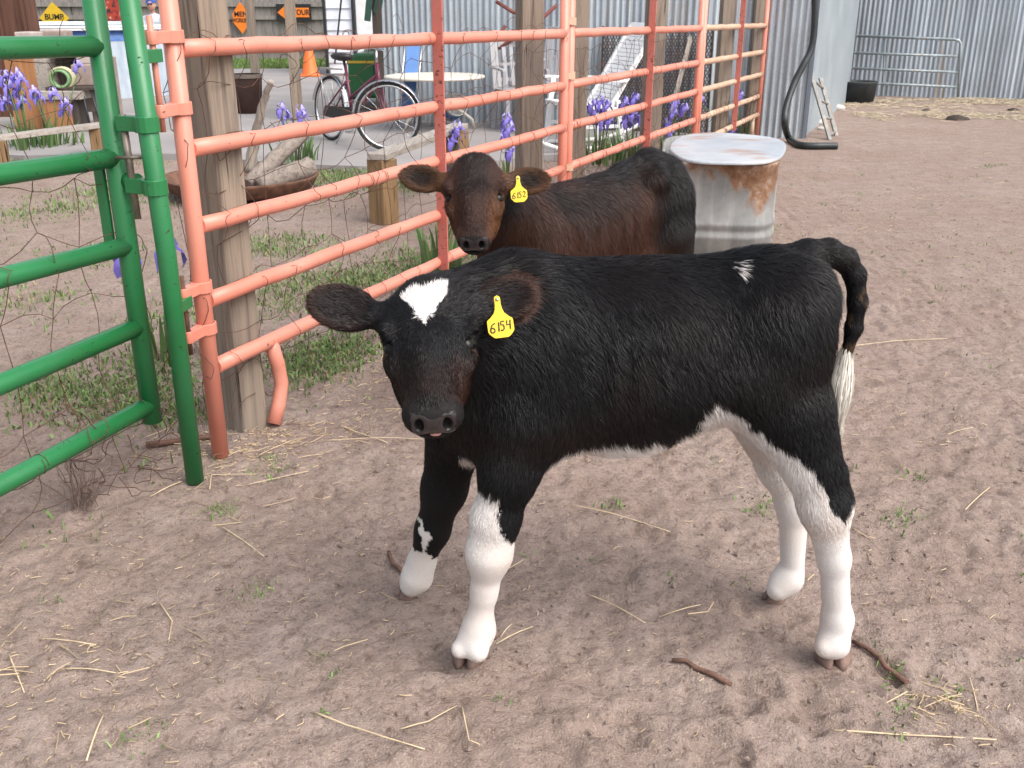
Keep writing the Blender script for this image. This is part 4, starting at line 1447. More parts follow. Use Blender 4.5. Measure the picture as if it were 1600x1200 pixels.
fs = [(i * N + k, i * N + (k + 1) % N, (i + 1) * N + (k + 1) % N, (i + 1) * N + k) for i in range(len(rings) - 1) for k in range(N)] + [tuple(reversed(range(N))), tuple(4 * N + k for k in range(N))]
ld2.add(vs, fs); ld2.build('lid', M_LIDP, tank, bevel=0.004)
# ------------------------------------------------------------- the black and white calf
BLACK = np.array((0.0066, 0.0066, 0.0076)); WHITE = np.array((0.80, 0.76, 0.73)); BROWN = np.array((0.040, 0.017, 0.011))


def pm(Y, px, py):
    """metres per photo pixel at that spot"""
    p = at(px, py, Y)
    return (p[1] * CP + (CAM_H - p[2]) * SP) / F_PX


def build_black_calf():
    root = thing('calf', (0.25, 1.92, 0), 'black calf with a white heart shaped blaze, white legs and ear tag 6154', 'calf')
    B = []
    Y0 = 1.92
    dn = (0.15, 0, -1)
    bk = (0.45, 0, -1)
    B.append(el(at(930, 556, Y0), (0.27, 0.142, 0.178), None, 0.06, 'body', bk))
    B.append(el(at(842, 560, Y0 - .01), (0.165, 0.128, 0.168), None, 0.06, 'body', (0.4, 0, -1)))
    B.append(el(at(1055, 550, Y0), (0.22, 0.145, 0.166), None, 0.06, 'body', bk))
    B.append(el(at(1190, 492, Y0), (0.122, 0.128, 0.128), None, 0.06, 'body', bk))
    B.append(el(at(1238, 505, Y0), (0.064, 0.108, 0.130), None, 0.05, 'body', (0.5, 0, -1)))
    B.append(rc(at(850, 462, Y0), 0.060, at(1250, 437, Y0), 0.046, 0.06, 'body', (1, 0, 0)))
    B.append(el(at(965, 640, Y0), (0.13, 0.10, 0.085), None, 0.06, 'body', bk))
    # thighs and hind legs, near then far
    B.append(el(at(1220, 562, 1.845), (0.092, 0.068, 0.165), None, 0.05, 'body', (0.25, 0, -1)))
    B.append(rc(at(1160, 588, 1.84), 0.062, at(1245, 690, 1.825), 0.058, 0.05, 'hl', (0.35, 0, -1)))
    B.append(rc(at(1254, 640, 1.83), 0.060, at(1272, 730, 1.815), 0.050, 0.04, 'hl'))
    B.append(rc(at(1266, 728, 1.815), 0.050, at(1288, 795, 1.80), 0.046, 0.03, 'hl'))
    B.append(rc(at(1302, 738, 1.815), 0.019, at(1312, 778, 1.80), 0.018, 0.03, 'hl'))
    B.append(rc(at(1288, 790, 1.80), 0.046, at(1303, 872, 1.80), 0.0325, 0.03, 'hl'))
    B.append(rc(at(1303, 872, 1.80), 0.0300, at(1307, 950, 1.80), 0.0295, 0.02, 'hl'))
    B.append(el(at(1308, 970, 1.80), (0.031, 0.032, 0.036), None, 0.02, 'hl'))
    B.append(rc(at(1308, 970, 1.80), 0.0300, at(1301, 1006, 1.79), 0.0300, 0.02, 'hl'))
    B.append(el(at(1215, 560, 2.00), (0.095, 0.060, 0.150), None, 0.05, 'body', (0.2, 0, -1)))
    B.append(rc(at(1185, 640, 2.00), 0.070, at(1218, 730, 2.02), 0.044, 0.04, 'hr'))
    B.append(rc(at(1218, 730, 2.02), 0.044, at(1240, 790, 2.025), 0.034, 0.03, 'hr'))
    B.append(rc(at(1240, 790, 2.025), 0.034, at(1238, 885, 2.02), 0.0275, 0.03, 'hr'))
    B.append(el(at(1230, 905, 2.02), (0.036, 0.032, 0.034), None, 0.02, 'hr'))
    B.append(rc(at(1230, 905, 2.02), 0.031, at(1215, 921, 2.01), 0.026, 0.02, 'hr'))
    # shoulders and front legs, near then far
    B.append(el(at(838, 600, 1.835), (0.105, 0.062, 0.165), None, 0.06, 'body', (0.1, 0, -1)))
    B.append(rc(at(820, 660, 1.815), 0.068, at(796, 740, 1.80), 0.053, 0.05, 'fl'))
    B.append(rc(at(796, 735, 1.80), 0.053, at(776, 810, 1.79), 0.044, 0.03, 'fl'))
    B.append(rc(at(774, 812, 1.79), 0.046, at(765, 862, 1.785), 0.0425, 0.03, 'fl'))
    B.append(rc(at(764, 866, 1.785), 0.039, at(757, 925, 1.785), 0.0255, 0.04, 'fl'))
    B.append(rc(at(757, 920, 1.785), 0.0250, at(747, 985, 1.785), 0.029, 0.02, 'fl'))
    B.append(el(at(749, 984, 1.785), (0.028, 0.030, 0.034), None, 0.03, 'fl'))
    B.append(rc(at(746, 985, 1.785), 0.0285, at(738, 1006, 1.78), 0.028, 0.02, 'fl'))
    B.append(rc(at(740, 996, 1.78), 0.025, at(719, 1014, 1.765), 0.0195, 0.016, 'fl'))
    B.append(rc(at(742, 1000, 1.775), 0.026, at(747, 1019, 1.755), 0.0210, 0.016, 'fl'))
    B.append(rc(at(1301, 1000, 1.79), 0.028, at(1289, 1012, 1.775), 0.0210, 0.018, 'hl'))
    B.append(rc(at(1303, 1000, 1.79), 0.028, at(1309, 1010, 1.775), 0.0210, 0.018, 'hl'))
    B.append(el(at(735, 625, 1.97), (0.075, 0.080, 0.135), None, 0.06, 'body', (0, 0, -1)))
    B.append(rc(at(712, 680, 2.01), 0.064, at(694, 765, 2.03), 0.048, 0.05, 'fr'))
    B.append(rc(at(694, 765, 2.03), 0.048, at(676, 828, 2.04), 0.037, 0.03, 'fr'))
    B.append(rc(at(676, 828, 2.04), 0.036, at(658, 880, 2.05), 0.031, 0.03, 'fr'))
    B.append(rc(at(658, 880, 2.05), 0.031, at(651, 902, 2.05), 0.035, 0.02, 'fr'))
    B.append(rc(at(651, 902, 2.05), 0.034, at(643, 914, 2.05), 0.027, 0.02, 'fr'))
    # hollows and bony points: flank, behind the shoulder, hip
    B.append(el(at(1085, 560, 1.735), (0.055, 0.030, 0.085), None, 0.06, 'body', bk, True))
    B.append(el(at(905, 560, 1.745), (0.018, 0.022, 0.120), None, 0.05, 'body', bk, True))
    B.append(el(at(1282, 470, 1.86), (0.022, 0.024, 0.028), None, 0.04, 'body', bk))
    for px in (945, 985, 1022):
        B.append(el(at(px, 545, 1.765), (0.007, 0.012, 0.085), None, 0.03, 'body', bk, True))
    # brisket and neck
    B.append(el(at(768, 600, 1.90), (0.100, 0.105, 0.155), None, 0.07, 'body', (0.1, 0, -1)))
    B.append(rc(at(800, 500, 1.90), 0.125, at(715, 520, 1.83), 0.085, 0.06, 'neck', (0.6, 0.2, -0.8)))
    B.append(rc(at(790, 470, 1.90), 0.075, at(700, 480, 1.80), 0.062, 0.06, 'neck', (1, 0.2, -0.4)))
    # tail, lifted at the root then hanging
    tl = [(1222, 408, 1.925, .028), (1260, 398, 1.93, .029), (1294, 395, 1.935, .0265), (1320, 405, 1.94, .0230), (1336, 430, 1.94, .0200), (1340, 472, 1.94, .0180), (1334, 512, 1.94, .0160), (1323, 552, 1.94, .011)]
    for a, b in zip(tl, tl[1:]):
        B.append(rc(at(*a[:3]), a[3], at(*b[:3]), b[3], 0.012, 'tail'))
    fr = head_frame(670, 522, 1.675, R(36), R(2.0), R(-2))
    ears = [(-1, (-0.062, -0.030, -0.075), (-0.094, -0.010, -0.198), 0.046, (0.10, 0.95, -0.30)),
            (1, (-0.062, -0.030, 0.075), (-0.112, -0.030, 0.180), 0.041, (0.32, 0.92, 0.32))]
    H, P, A, info = head_prims(fr, 1.02, ears)
    o, u, w, s = fr
    prims = B + H

    heart = [((x - 668) * 0.00113, -0.096 + (y - 440) * 0.00168) for x, y in
             [(629, 452), (640, 447), (652, 441), (662, 446), (674, 441), (690, 438), (703, 441), (699, 453), (688, 468), (677, 482), (662, 499), (652, 486), (640, 470), (632, 461)]]

    def XZ(px, py, Y):
        q = at(px, py, Y); return (q[0], q[2])
    hl_white = [XZ(*q, 1.80) for q in [(1095, 640), (1110, 614), (1146, 634), (1196, 679), (1236, 700), (1266, 713), (1275, 740), (1290, 782), (1309, 802), (1324, 780), (1345, 770), (1350, 1060), (1200, 1060), (1100, 900)]]
    fl_white = [XZ(*q, 1.77) for q in [(728, 752), (752, 768), (783, 764), (779, 790), (788, 820), (800, 850), (815, 846), (830, 900), (830, 1060), (640, 1060), (690, 860)]]
    fr_white = [XZ(*q, 2.01) for q in [(600, 856), (648, 866), (660, 850), (653, 830), (653, 808), (662, 826), (676, 836), (668, 848), (664, 862), (682, 880), (700, 880), (700, 960), (560, 960)]]
    hr_white = [XZ(*q, 1.99) for q in [(1120, 640), (1320, 640), (1320, 1000), (1120, 1000)]]
    rumpspot = [XZ(*q, 1.85) for q in [(1130, 415), (1139, 408), (1143, 394), (1154, 399), (1153, 411), (1159, 426), (1143, 419)]]
    bellyspot = [XZ(*q, 1.84) for q in [(862, 706), (880, 690), (918, 684), (950, 678), (975, 675), (1000, 682), (1016, 673), (1030, 682), (1042, 692), (1042, 740), (862, 740)]]
    chestspot = [XZ(*q, 1.84) for q in [(712, 728), (724, 720), (738, 724), (746, 740), (748, 762), (735, 758), (716, 745)]]
    flank = [XZ(*q, 1.82) for q in [(1060, 690), (1085, 664), (1104, 640), (1112, 622), (1150, 640), (1140, 700), (1060, 720)]]
    fz = float(at(760, 770, 1.78)[2])

    def colour(p, n, tags):
        N = len(p)
        jit = (np.stack([vnoise3(p * 95.0, 31), vnoise3(p * 95.0, 32), vnoise3(p * 95.0, 33)], 1) - 0.5) * 0.016
        jit2 = (np.stack([vnoise3(p * 28.0, 41), vnoise3(p * 28.0, 42), vnoise3(p * 28.0, 43)], 1) - 0.5) * 0.012
        q = p + jit + jit2
        loc = (q - o) @ A.T / 1.02
        ru = vnoise3(p * 9.0, 77)
        c = BLACK * (0.75 + 0.6 * vnoise3(p * 16, 5))[:, None]
        c = c + np.array((0.006, 0.0025, 0.0012)) * np.clip(ru - 0.35, 0, 1)[:, None] * 2
        hd = np.isin(tags, ('head', 'cheek', 'muzzle', 'ear'))
        # russet cheeks and ear linings
        ck = hd & (tags != 'ear') & (loc[:, 0] > 0.03) & (loc[:, 0] < 0.145)
        f = np.clip((np.abs(loc[:, 2]) - 0.030) / 0.025, 0, 1) * np.clip((loc[:, 0] - 0.03) / 0.05, 0, 1) * ck * (0.45 + 0.55 * (loc[:, 2] > 0))
        c = c + (BROWN * 1.1 - c) * (f * 0.85)[:, None]
        f2 = hd & (tags != 'ear')
        f2 = f2 * np.clip((loc[:, 0] - 0.055) / 0.05, 0, 1) * np.clip((0.150 - loc[:, 0]) / 0.02, 0, 1) * 0.42
        c = c + (BROWN * 0.8 - c) * f2[:, None]
        for e in info:
            d = p - e['c']; a = d @ e['d'] / e['ln']; b = d @ e['wd'] / e['w']
            edge = np.clip((np.sqrt((a / 0.5) ** 2 + b ** 2) - 0.45) / 0.5, 0, 1)
            c = c + (np.array((0.080, 0.034, 0.023)) - c) * ((tags == 'ear') * np.clip((edge - .45) / .55, 0, 1) * np.clip((a + .12) / .3, 0, 1) * ((n @ e['n']) > -0.4) * 0.75 * (np.linalg.norm(d, axis=1) < e['ln']))[:, None]
            ff = 0.75 * (tags == 'ear') * (0.35 + 0.65 * edge) * (a > -0.35) * ((n @ e['n']) > -0.25) * (np.linalg.norm(d, axis=1) < e['ln'])
            c = c + (BROWN * np.array((0.75, 0.8, 0.85)) - c) * np.clip(ff, 0, 1)[:, None] * 0.6
        nose = (tags == 'muzzle')
        c = np.where((nose & (loc[:, 0] > 0.150))[:, None], np.array((0.016, 0.0135, 0.0135)), c)
        for q_ in (-1, 1):
            ed = np.linalg.norm(p - P(0.036, -0.024, q_ * 0.066), axis=1)
            c = c + (np.array((0.075, 0.034, 0.026)) - c) * (np.clip((0.022 - ed) / 0.016, 0, 0.75) * hd)[:, None]
        lh = (p + jit * 0.55 - o) @ A.T
        wh = hd & (loc[:, 1] > -0.06) & (tags != 'ear') & in_poly(lh[:, 2], lh[:, 0], heart)
        x, z, y = q[:, 0], q[:, 2], q[:, 1]
        wh |= np.isin(tags, ('hl', 'body')) & (y < 1.90) & in_poly(x, z, hl_white)
        wh |= (tags == 'fl') & in_poly(x, z, fl_white) & ((y < 1.83) | (z < fz - 0.03))
        wh |= (tags == 'fr') & in_poly(x, z, fr_white)
        wh |= (tags == 'hr') & in_poly(x, z, hr_white)
        bd = tags == 'body'
        wh |= bd & (y < 1.885) & in_poly(x, z, rumpspot)
        wh |= bd & in_poly(x, z, bellyspot)
        wh |= np.isin(tags, ('body', 'fl', 'fr')) & (x < 0.02) & in_poly(x, z, chestspot)
        wh |= np.isin(tags, ('body', 'hl')) & in_poly(x, z, flank)
        dirty = np.clip(vnoise3(p * 14, 8) - 0.42, 0, 1)[:, None] * np.array((0.14, 0.22, 0.27))
        low = np.clip((0.10 - p[:, 2]) / 0.08, 0, 1)[:, None] * np.array((0.10, 0.17, 0.20)) * vnoise3(p * 30, 3)[:, None]
        c = np.where(wh[:, None], WHITE - dirty - low, c)
        dung = (tags == 'tail') & (vnoise3(p * 70, 12) > 0.70) & (p[:, 2] < at(1326, 445, 1.94)[2])
        c = np.where(dung[:, None], np.array((0.075, 0.045, 0.026)), c)
        return np.clip(c, 0, 0.9)

    def region(v, n, tags):
        L = np.full(len(v), 0.026); De = np.full(len(v), 260000.0)
        leg = np.isin(tags, ('hl', 'hr', 'fl', 'fr'))
        z = v[:, 2]
        lf = np.clip((z - 0.30) / 0.18, 0, 1)
        L = np.where(leg, 0.0048 + 0.017 * lf, L)
        De = np.where(leg, 300000.0, De)
        hd = np.isin(tags, ('head', 'cheek', 'muzzle'))
        loc = (v - o) @ A.T / 1.02
        L = np.where(hd, 0.010 + 0.006 * np.clip(-loc[:, 0] / 0.1, 0, 1), L); De = np.where(hd, 420000.0, De)
        L = np.where(tags == 'ear', 0.014, L); De = np.where(tags == 'ear', 380000.0, De)
        L = np.where((tags == 'muzzle'), 0.0055, L)
        De = np.where((tags == 'muzzle') & pad_zone(loc, 0.004), 0.0, De)
        L = np.where(tags == 'tail', 0.010, L)
        eye = np.zeros(len(v), bool)
        for q in (-1, 1):
            eye |= np.linalg.norm(v - P(0.016, -0.0225, q * 0.0610), axis=1) < 0.0205
        De = np.where(eye, 0.0, De)
        belly = (tags == 'body') & (n[:, 2] < -0.3)
        L = np.where(belly, 0.034, L)
        return L, De

    verts, faces, nor, tags = calf_skin(root, prims, 0.0048, 11, region, colour, [(at(960, 488, 1.775), 0.030, 1.6), (at(1045, 478, 1.78), 0.030, -1.8)])
    eye_balls(root, P, 1.02)
    # moist nose pad over the tip of the muzzle
    build_nose(root, prims, P, A, o, 1.02)
    MB().ball(P(0.2020, -0.0520, 0.002), (0.011, 0.006, 0.005), 10, 6).build('tongue_tip', M_PINKSKIN, root)
    ear_tag(root, info[1], 1.02, '6154', hang=(0.02, 0), along=0.44, size=0.95)
    for c, hdg, sz in ((gp(733, 1030), (-0.30, -1), 1.16), (gp(1300, 1032), (-0.12, -1), 1.22), (gp(637, 930), (-0.8, -0.5), 0.86), (gp(1210, 938), (-1, -0.3), 0.84)):
        hoof(root, c, hdg, sz)
    for q in (at(1331, 984, 1.815), at(1322, 988, 1.83), at(773, 992, 1.81), at(762, 994, 1.825)):
        MB().ball(q, (0.009, 0.008, 0.012), 10, 6).build('dewclaw', M_HOOF, root)
    sw = [at(1324, 538, 1.94), at(1316, 575, 1.94), at(1311, 605, 1.935), at(1308, 635, 1.935), at(1309, 655, 1.935), at(1311, 684, 1.935)]
    strand_lock('tail_switch', root, sw, 0.025, 1000, (0.78, 0.74, 0.66), 5)
    # a tuft of yellowed hair hanging under the belly
    tf = [at(1040, 668, 1.90), at(1042, 690, 1.90), at(1041, 722, 1.90)]
    strand_lock('belly_tuft', root, tf, 0.013, 60, (0.45, 0.33, 0.2), 6, width=0.0010)
    return root


def pad_zone(loc, m):
    s_ = np.abs(loc[:, 2])
    return (loc[:, 0] > 0.140 + m) & (s_ < 0.0385 - m) & (loc[:, 1] > -0.0495 + m) & (loc[:, 1] < 0.012 - 6.0 * s_ * s_ - m)


def build_nose(root, prims, P, A, o, k):
    """bare skin cap cut from the same surface as the muzzle"""
    pr = [p for p in prims if p['tag'] == 'muzzle']
    v, f = sdf_surface([dict(p, rad=p['rad'] + (0.0007 if not p.get('sub') else -0.0003)) if p['t'] == 'el' else p for p in pr], 0.0028)
    v = relax(v, f, 1)
    loc = (v - o) @ A.T / k
    keep = pad_zone(loc, 0.0)
    fk = f[keep[f].all(1)]
    used = np.unique(fk); mp = np.full(len(v), -1); mp[used] = np.arange(len(used))
    np_mesh('nose_pad', v[used], mp[fk], M_NOSE, root, True)


black_calf = build_black_calf()
# ------------------------------------------------------------- the dark brown calf standing behind
def build_brown_calf():
    org = np.array((0.0, 3.13, 0.0))
    ex = nrm(np.array((0.70, 0.70, 0.0))); ey = np.array((-ex[1], ex[0], 0.0)); ez = np.array((0, 0, 1.0))
    AX = np.array([ex, ey, ez])
    S = 1.055

    def T(x, y, z):
        return org + S * (ex * x + ey * y + ez * z)

    def fl(x, y, z):
        return ex * x + ey * y + ez * z
    root = thing('calf', (org[0] + 0.25, org[1] + 0.25, 0), 'dark brown calf with ear tag 6152 standing behind the black calf', 'calf')
    B = []
    bk = fl(0.35, 0, -1)
    B.append(el(T(0.30, 0, 0.575), (0.27, 0.128, 0.175), AX, 0.06, 'body', bk))
    B.append(el(T(0.08, 0, 0.58), (0.15, 0.118, 0.170), AX, 0.06, 'body', fl(0.3, 0, -1)))
    B.append(el(T(0.48, 0, 0.585), (0.22, 0.135, 0.165), AX, 0.06, 'body', bk))
    B.append(el(T(0.68, 0, 0.665), (0.14, 0.110, 0.130), AX, 0.06, 'body', bk))
    B.append(el(T(0.59, 0, 0.47), (0.13, 0.105, 0.10), AX, 0.06, 'body', bk))
    B.append(el(T(0.76, 0, 0.64), (0.075, 0.100, 0.135), AX, 0.05, 'body', fl(0.3, 0, -1)))
    B.append(rc(T(0.04, 0, 0.70), 0.055, T(0.40, 0, 0.700), 0.045, 0.05, 'body', ex))
    B.append(rc(T(0.40, 0, 0.700), 0.045, T(0.66, 0, 0.765), 0.042, 0.05, 'body', ex))
    B.append(rc(T(0.66, 0, 0.765), 0.042, T(0.80, 0, 0.725), 0.032, 0.05, 'body', ex))
    for q in (-1, 1):
        B.append(el(T(0.71, q * 0.112, 0.715), (0.045, 0.030, 0.040), AX, 0.06, 'body', bk, True))
        B.append(el(T(0.60, q * 0.080, 0.735), (0.040, 0.032, 0.030), AX, 0.06, 'body', bk))
        B.append(el(T(0.72, q * 0.080, 0.58), (0.085, 0.055, 0.150), AX, 0.05, 'body', fl(0.2, 0, -1)))
        B.append(rc(T(0.70, q * 0.095, 0.52), 0.070, T(0.755, q * 0.100, 0.385), 0.042, 0.05, 'leg'))
        B.append(rc(T(0.755, q * 0.100, 0.385), 0.042, T(0.80, q * 0.10, 0.325), 0.034, 0.03, 'leg'))
        B.append(rc(T(0.80, q * 0.10, 0.325), 0.034, T(0.785, q * 0.10, 0.13), 0.024, 0.03, 'leg'))
        B.append(el(T(0.785, q * 0.10, 0.105), (0.030, 0.028, 0.032), AX, 0.02, 'leg'))
        B.append(rc(T(0.785, q * 0.10, 0.10), 0.026, T(0.765, q * 0.10, 0.045), 0.028, 0.02, 'leg'))
        B.append(el(T(0.07, q * 0.090, 0.55), (0.085, 0.050, 0.150), AX, 0.06, 'body', fl(0.1, 0, -1)))
        B.append(rc(T(0.07, q * 0.095, 0.46), 0.062, T(0.05, q * 0.095, 0.34), 0.044, 0.05, 'leg'))
        B.append(rc(T(0.05, q * 0.095, 0.34), 0.042, T(0.04, q * 0.095, 0.25), 0.036, 0.03, 'leg'))
        B.append(rc(T(0.04, q * 0.095, 0.25), 0.034, T(0.04, q * 0.095, 0.12), 0.024, 0.03, 'leg'))
        B.append(el(T(0.04, q * 0.095, 0.10), (0.030, 0.028, 0.032), AX, 0.02, 'leg'))
        B.append(rc(T(0.04, q * 0.095, 0.10), 0.026, T(0.02, q * 0.095, 0.045), 0.028, 0.02, 'leg'))
    for q in (-1, 1):
        B.append(el(T(0.54, q * 0.150, 0.56), (0.050, 0.032, 0.085), AX, 0.06, 'body', bk, True))
        B.append(el(T(0.17, q * 0.150, 0.56), (0.018, 0.025, 0.12), AX, 0.05, 'body', bk, True))
        for xx in (0.26, 0.32, 0.38, 0.44):
            B.append(el(T(xx, q * 0.138, 0.58), (0.008, 0.014, 0.08), AX, 0.03, 'body', bk, True))
    tl = [(0.80, 0, 0.735, .028), (0.845, 0, 0.70, .022), (0.862, 0, 0.62, .017), (0.858, 0, 0.50, .014), (0.850, 0, 0.40, .012)]
    for a, b in zip(tl, tl[1:]):
        B.append(rc(T(*a[:3]), a[3], T(*b[:3]), b[3], 0.012, 'tail'))
    K = 1.03
    fr = head_frame(741, 298, 2.80, R(36), R(0.5), R(-3))
    ears = [(-1, (-0.050, -0.035, -0.072), (-0.085, -0.040, -0.198), 0.043, (0.10, 0.95, -0.30)),
            (1, (-0.050, -0.035, 0.072), (-0.070, -0.050, 0.196), 0.043, (0.10, 0.95, 0.30))]
    H, P, A, info = head_prims(fr, K, ears, 0.79, 0.80)
    o, u, w, s = fr
    hb = P(-0.03, -0.10, 0)
    B.append(el(T(-0.02, 0, 0.52), (0.085, 0.095, 0.140), AX, 0.06, 'body', fl(0.1, 0, -1)))
    B.append(rc(T(0.03, 0, 0.625), 0.112, hb, 0.070, 0.06, 'neck', fl(0.3, 0, -1)))
    B.append(rc(T(0.05, 0, 0.70), 0.068, P(-0.07, -0.09, 0), 0.052, 0.06, 'neck', fl(0.5, 0, -0.6)))
    prims = B + H
    DK = np.array((0.0080, 0.0062, 0.0062)); MID = np.array((0.058, 0.0240, 0.0155)); TAN = np.array((0.15, 0.066, 0.029))

    def colour(p, n, tags):
        loc = (p - o) @ A.T / K
        b = (p - org) @ AX.T
        nz = vnoise3(p * 11, 51); n2 = vnoise3(p * 4.5, 52)
        up = np.clip((b[:, 2] - 0.68) / 0.18 + (n2 - 0.5) * 1.3 + (nz - 0.5) * 0.7, 0, 1)
        rear = np.clip((b[:, 0] - 0.55) / 0.12 + (nz - 0.5) * 0.6, 0, 1)
        f = np.clip(np.maximum(up, rear) * 1.05, 0, 1)
        c = MID + (DK - MID) * f[:, None]
        tn = np.exp(-(((b[:, 0] - 0.60) / 0.10) ** 2 + ((b[:, 2] - 0.44) / 0.07) ** 2)) + 0.55 * np.exp(-(((b[:, 0] + 0.03) / 0.10) ** 2 + ((b[:, 2] - 0.45) / 0.10) ** 2))
        c = c + (TAN - c) * np.clip(tn * (0.35 + nz), 0, 0.8)[:, None]
        hd = np.isin(tags, ('head', 'cheek', 'muzzle'))
        sd = np.clip((np.abs(loc[:, 2]) - 0.028) / 0.030, 0, 1)
        lowf = np.clip((loc[:, 0] - 0.0) / 0.06, 0, 1)
        hc = DK * 1.3 + (MID * 1.1 - DK * 1.3) * (np.clip(lowf * 0.45 + 0.15 + 0.6 * sd, 0, 1))[:, None]
        hc = hc + (TAN * np.array((0.95, 0.9, 0.8)) - hc) * (sd * lowf * np.clip((0.16 - loc[:, 0]) / 0.03, 0, 1) * (0.35 + 0.55 * (loc[:, 2] > 0)))[:, None]
        c = np.where(hd[:, None], hc, c)
        c = np.where(((tags == 'muzzle') & (loc[:, 0] > 0.15))[:, None], np.array((0.016, 0.013, 0.013)), c)
        for e in info:
            d = p - e['c']; a = d @ e['d'] / e['ln']; bb = d @ e['wd'] / e['w']
            edge = np.clip((np.sqrt((a / 0.5) ** 2 + bb ** 2) - 0.35) / 0.6, 0, 1)
            ff = (tags == 'ear') * (0.12 + 0.88 * edge) * ((n @ e['n']) > -0.25) * (np.linalg.norm(d, axis=1) < e['ln'])
            c = c + (TAN * np.array((0.9, 0.95, 1.0)) - c) * np.clip(ff, 0, 1)[:, None] * 0.75
        return np.clip(c * (0.8 + 0.4 * vnoise3(p * 22, 9))[:, None], 0, 0.9)

    def region(v, n, tags):
        L = np.full(len(v), 0.028); De = np.full(len(v), 90000.0)
        L = np.where(tags == 'leg', 0.012, L); De = np.where(tags == 'leg', 60000.0, De)
        hd = np.isin(tags, ('head', 'cheek', 'muzzle'))
        loc = (v - o) @ A.T / K
        L = np.where(hd, 0.011 + 0.010 * np.clip((-loc[:, 0] - 0.05) / 0.05, 0, 1), L); De = np.where(hd, 260000.0, De)
        L = np.where(tags == 'ear', 0.016, L); De = np.where(tags == 'ear', 240000.0, De)
        L = np.where((tags == 'muzzle'), 0.0055, L)
        De = np.where((tags == 'muzzle') & pad_zone(loc, 0.004), 0.0, De)
        for q in (-1, 1):
            De = np.where(np.linalg.norm(v - P(0.016, -0.0225, q * 0.0610), axis=1) < 0.0205, 0.0, De)
        return L, De

    calf_skin(root, prims, 0.0056, 23, region, colour, [(T(0.30, 0.13, 0.66), 0.035, 1.5), (T(0.46, 0.13, 0.62), 0.03, -1.6)])
    eye_balls(root, P, K)
    build_nose(root, prims, P, A, o, K)
    ear_tag(root, info[1], K, '6152', hang=(0.0, 0), along=0.36, size=0.92)
    for x, y in ((0.0, 0.095), (0.0, -0.095), (0.75, 0.10), (0.75, -0.10)):
        hoof(root, T(x, y, 0.0), -ex[:2], 0.9)
    strand_lock('tail_switch', root, [T(0.85, 0, 0.42), T(0.848, 0, 0.34), T(0.846, 0, 0.26), T(0.846, 0, 0.2)], 0.018, 200, (0.012, 0.009, 0.008), 8)
    return root


brown_calf = build_brown_calf()
# ------------------------------------------------------------- things on the patio and in the garden
M_PLAST = m_plain('grey_plastic', (0.36, 0.35, 0.36), 0.5, var=0.07, scale=4)
M_IVORY = m_plain('ivory_table', (0.62, 0.58, 0.50), 0.5, var=0.08, scale=5)
M_BLUEF = m_plain('blue_webbing', (0.09, 0.20, 0.46), 0.7, var=0.15)
M_CHROME = NT('chrome').set(color=(0.62, 0.62, 0.63), rough=0.22, metal=1.0).m
M_MAROON = m_plain('maroon_frame', (0.13, 0.025, 0.055), 0.35, var=0.2)
M_TYRE = m_plain('tyre', (0.016, 0.016, 0.017), 0.8)
M_BLACK = m_plain('black_vinyl', (0.018, 0.016, 0.016), 0.5)
M_MOWG = m_plain('tractor_green', (0.012, 0.13, 0.035), 0.3, var=0.1)
M_MOWY = m_plain('tractor_yellow', (0.62, 0.40, 0.03), 0.4, var=0.1)
M_CONE = m_plain('cone_orange', (0.78, 0.16, 0.03), 0.5, var=0.1)
M_BARK = m_wood('bark', (0.25, 0.21, 0.18), (0.10, 0.08, 0.068), 'y', scale=0.8)
M_BRANCH = m_wood('bare_branch', (0.36, 0.31, 0.26), (0.18, 0.145, 0.12), 'z', scale=0.8)
M_ORW = m_wood('orange_board', (0.36, 0.17, 0.075), (0.18, 0.085, 0.04), 'z', scale=0.6)
M_BLOCK = m_plain('stone_block', (0.27, 0.21, 0.18), 0.9, var=0.2, scale=9, bump=0.5)
M_PALEB = m_plain('pale_block', (0.42, 0.36, 0.33), 0.9, var=0.15, scale=9, bump=0.5)
Zp = 0.04                                   # top of the patio


def pg(px, py):
    return gp(px, py, Zp)


# traffic cone
q = pg(485, 119)
cn = thing('traffic_cone', q, 'orange traffic cone at the far edge of the patio by the white shed', 'cone')
m = MB(); m.lathe([(0.17, 0.03), (0.15, 0.06), (0.045, 0.68), (0.04, 0.70), (0.0, 0.70)], q, 24); m.build('cone', M_CONE, cn)
m = MB(); m.box(q + np.array((0, 0, 0.017)), (0.40, 0.40, 0.032)); m.build('base', M_CONE, cn, bevel=0.008)

# round table
tc = np.array((-0.845, 11.3, 0)); tz = float(at(681, 120, 11.3)[2])
tbl = thing('patio_table', (tc[0], tc[1], Zp), 'round ivory patio table on curved legs in front of the corrugated shed', 'table')
m = MB(); m.lathe([(0.0, -0.018), (0.50, -0.018), (0.545, -0.012), (0.55, 0.0), (0.545, 0.014), (0.51, 0.018), (0.0, 0.018)], tc + np.array((0, 0, tz)), 48); m.build('table_top', M_IVORY, tbl)
m = MB(); m.tube([tc + np.array((.05, 0, tz - 0.02)), tc + np.array((.05, 0, 0.22))], 0.030, 14); m.build('column', M_IVORY, tbl)
for a in (0.25, 1.9, 3.3, 4.8):
    d = np.array((math.cos(a), math.sin(a), 0)); b = tc + np.array((.05, 0, 0))
    m = MB(); m.tube([b + d * 0.02 + np.array((0, 0, .30)), b + d * .12 + np.array((0, 0, .29)), b + d * .26 + np.array((0, 0, .22)), b + d * .36 + np.array((0, 0, .14)), b + d * .39 + np.array((0, 0, Zp))], 0.016, 10); m.build('leg', M_IVORY, tbl)
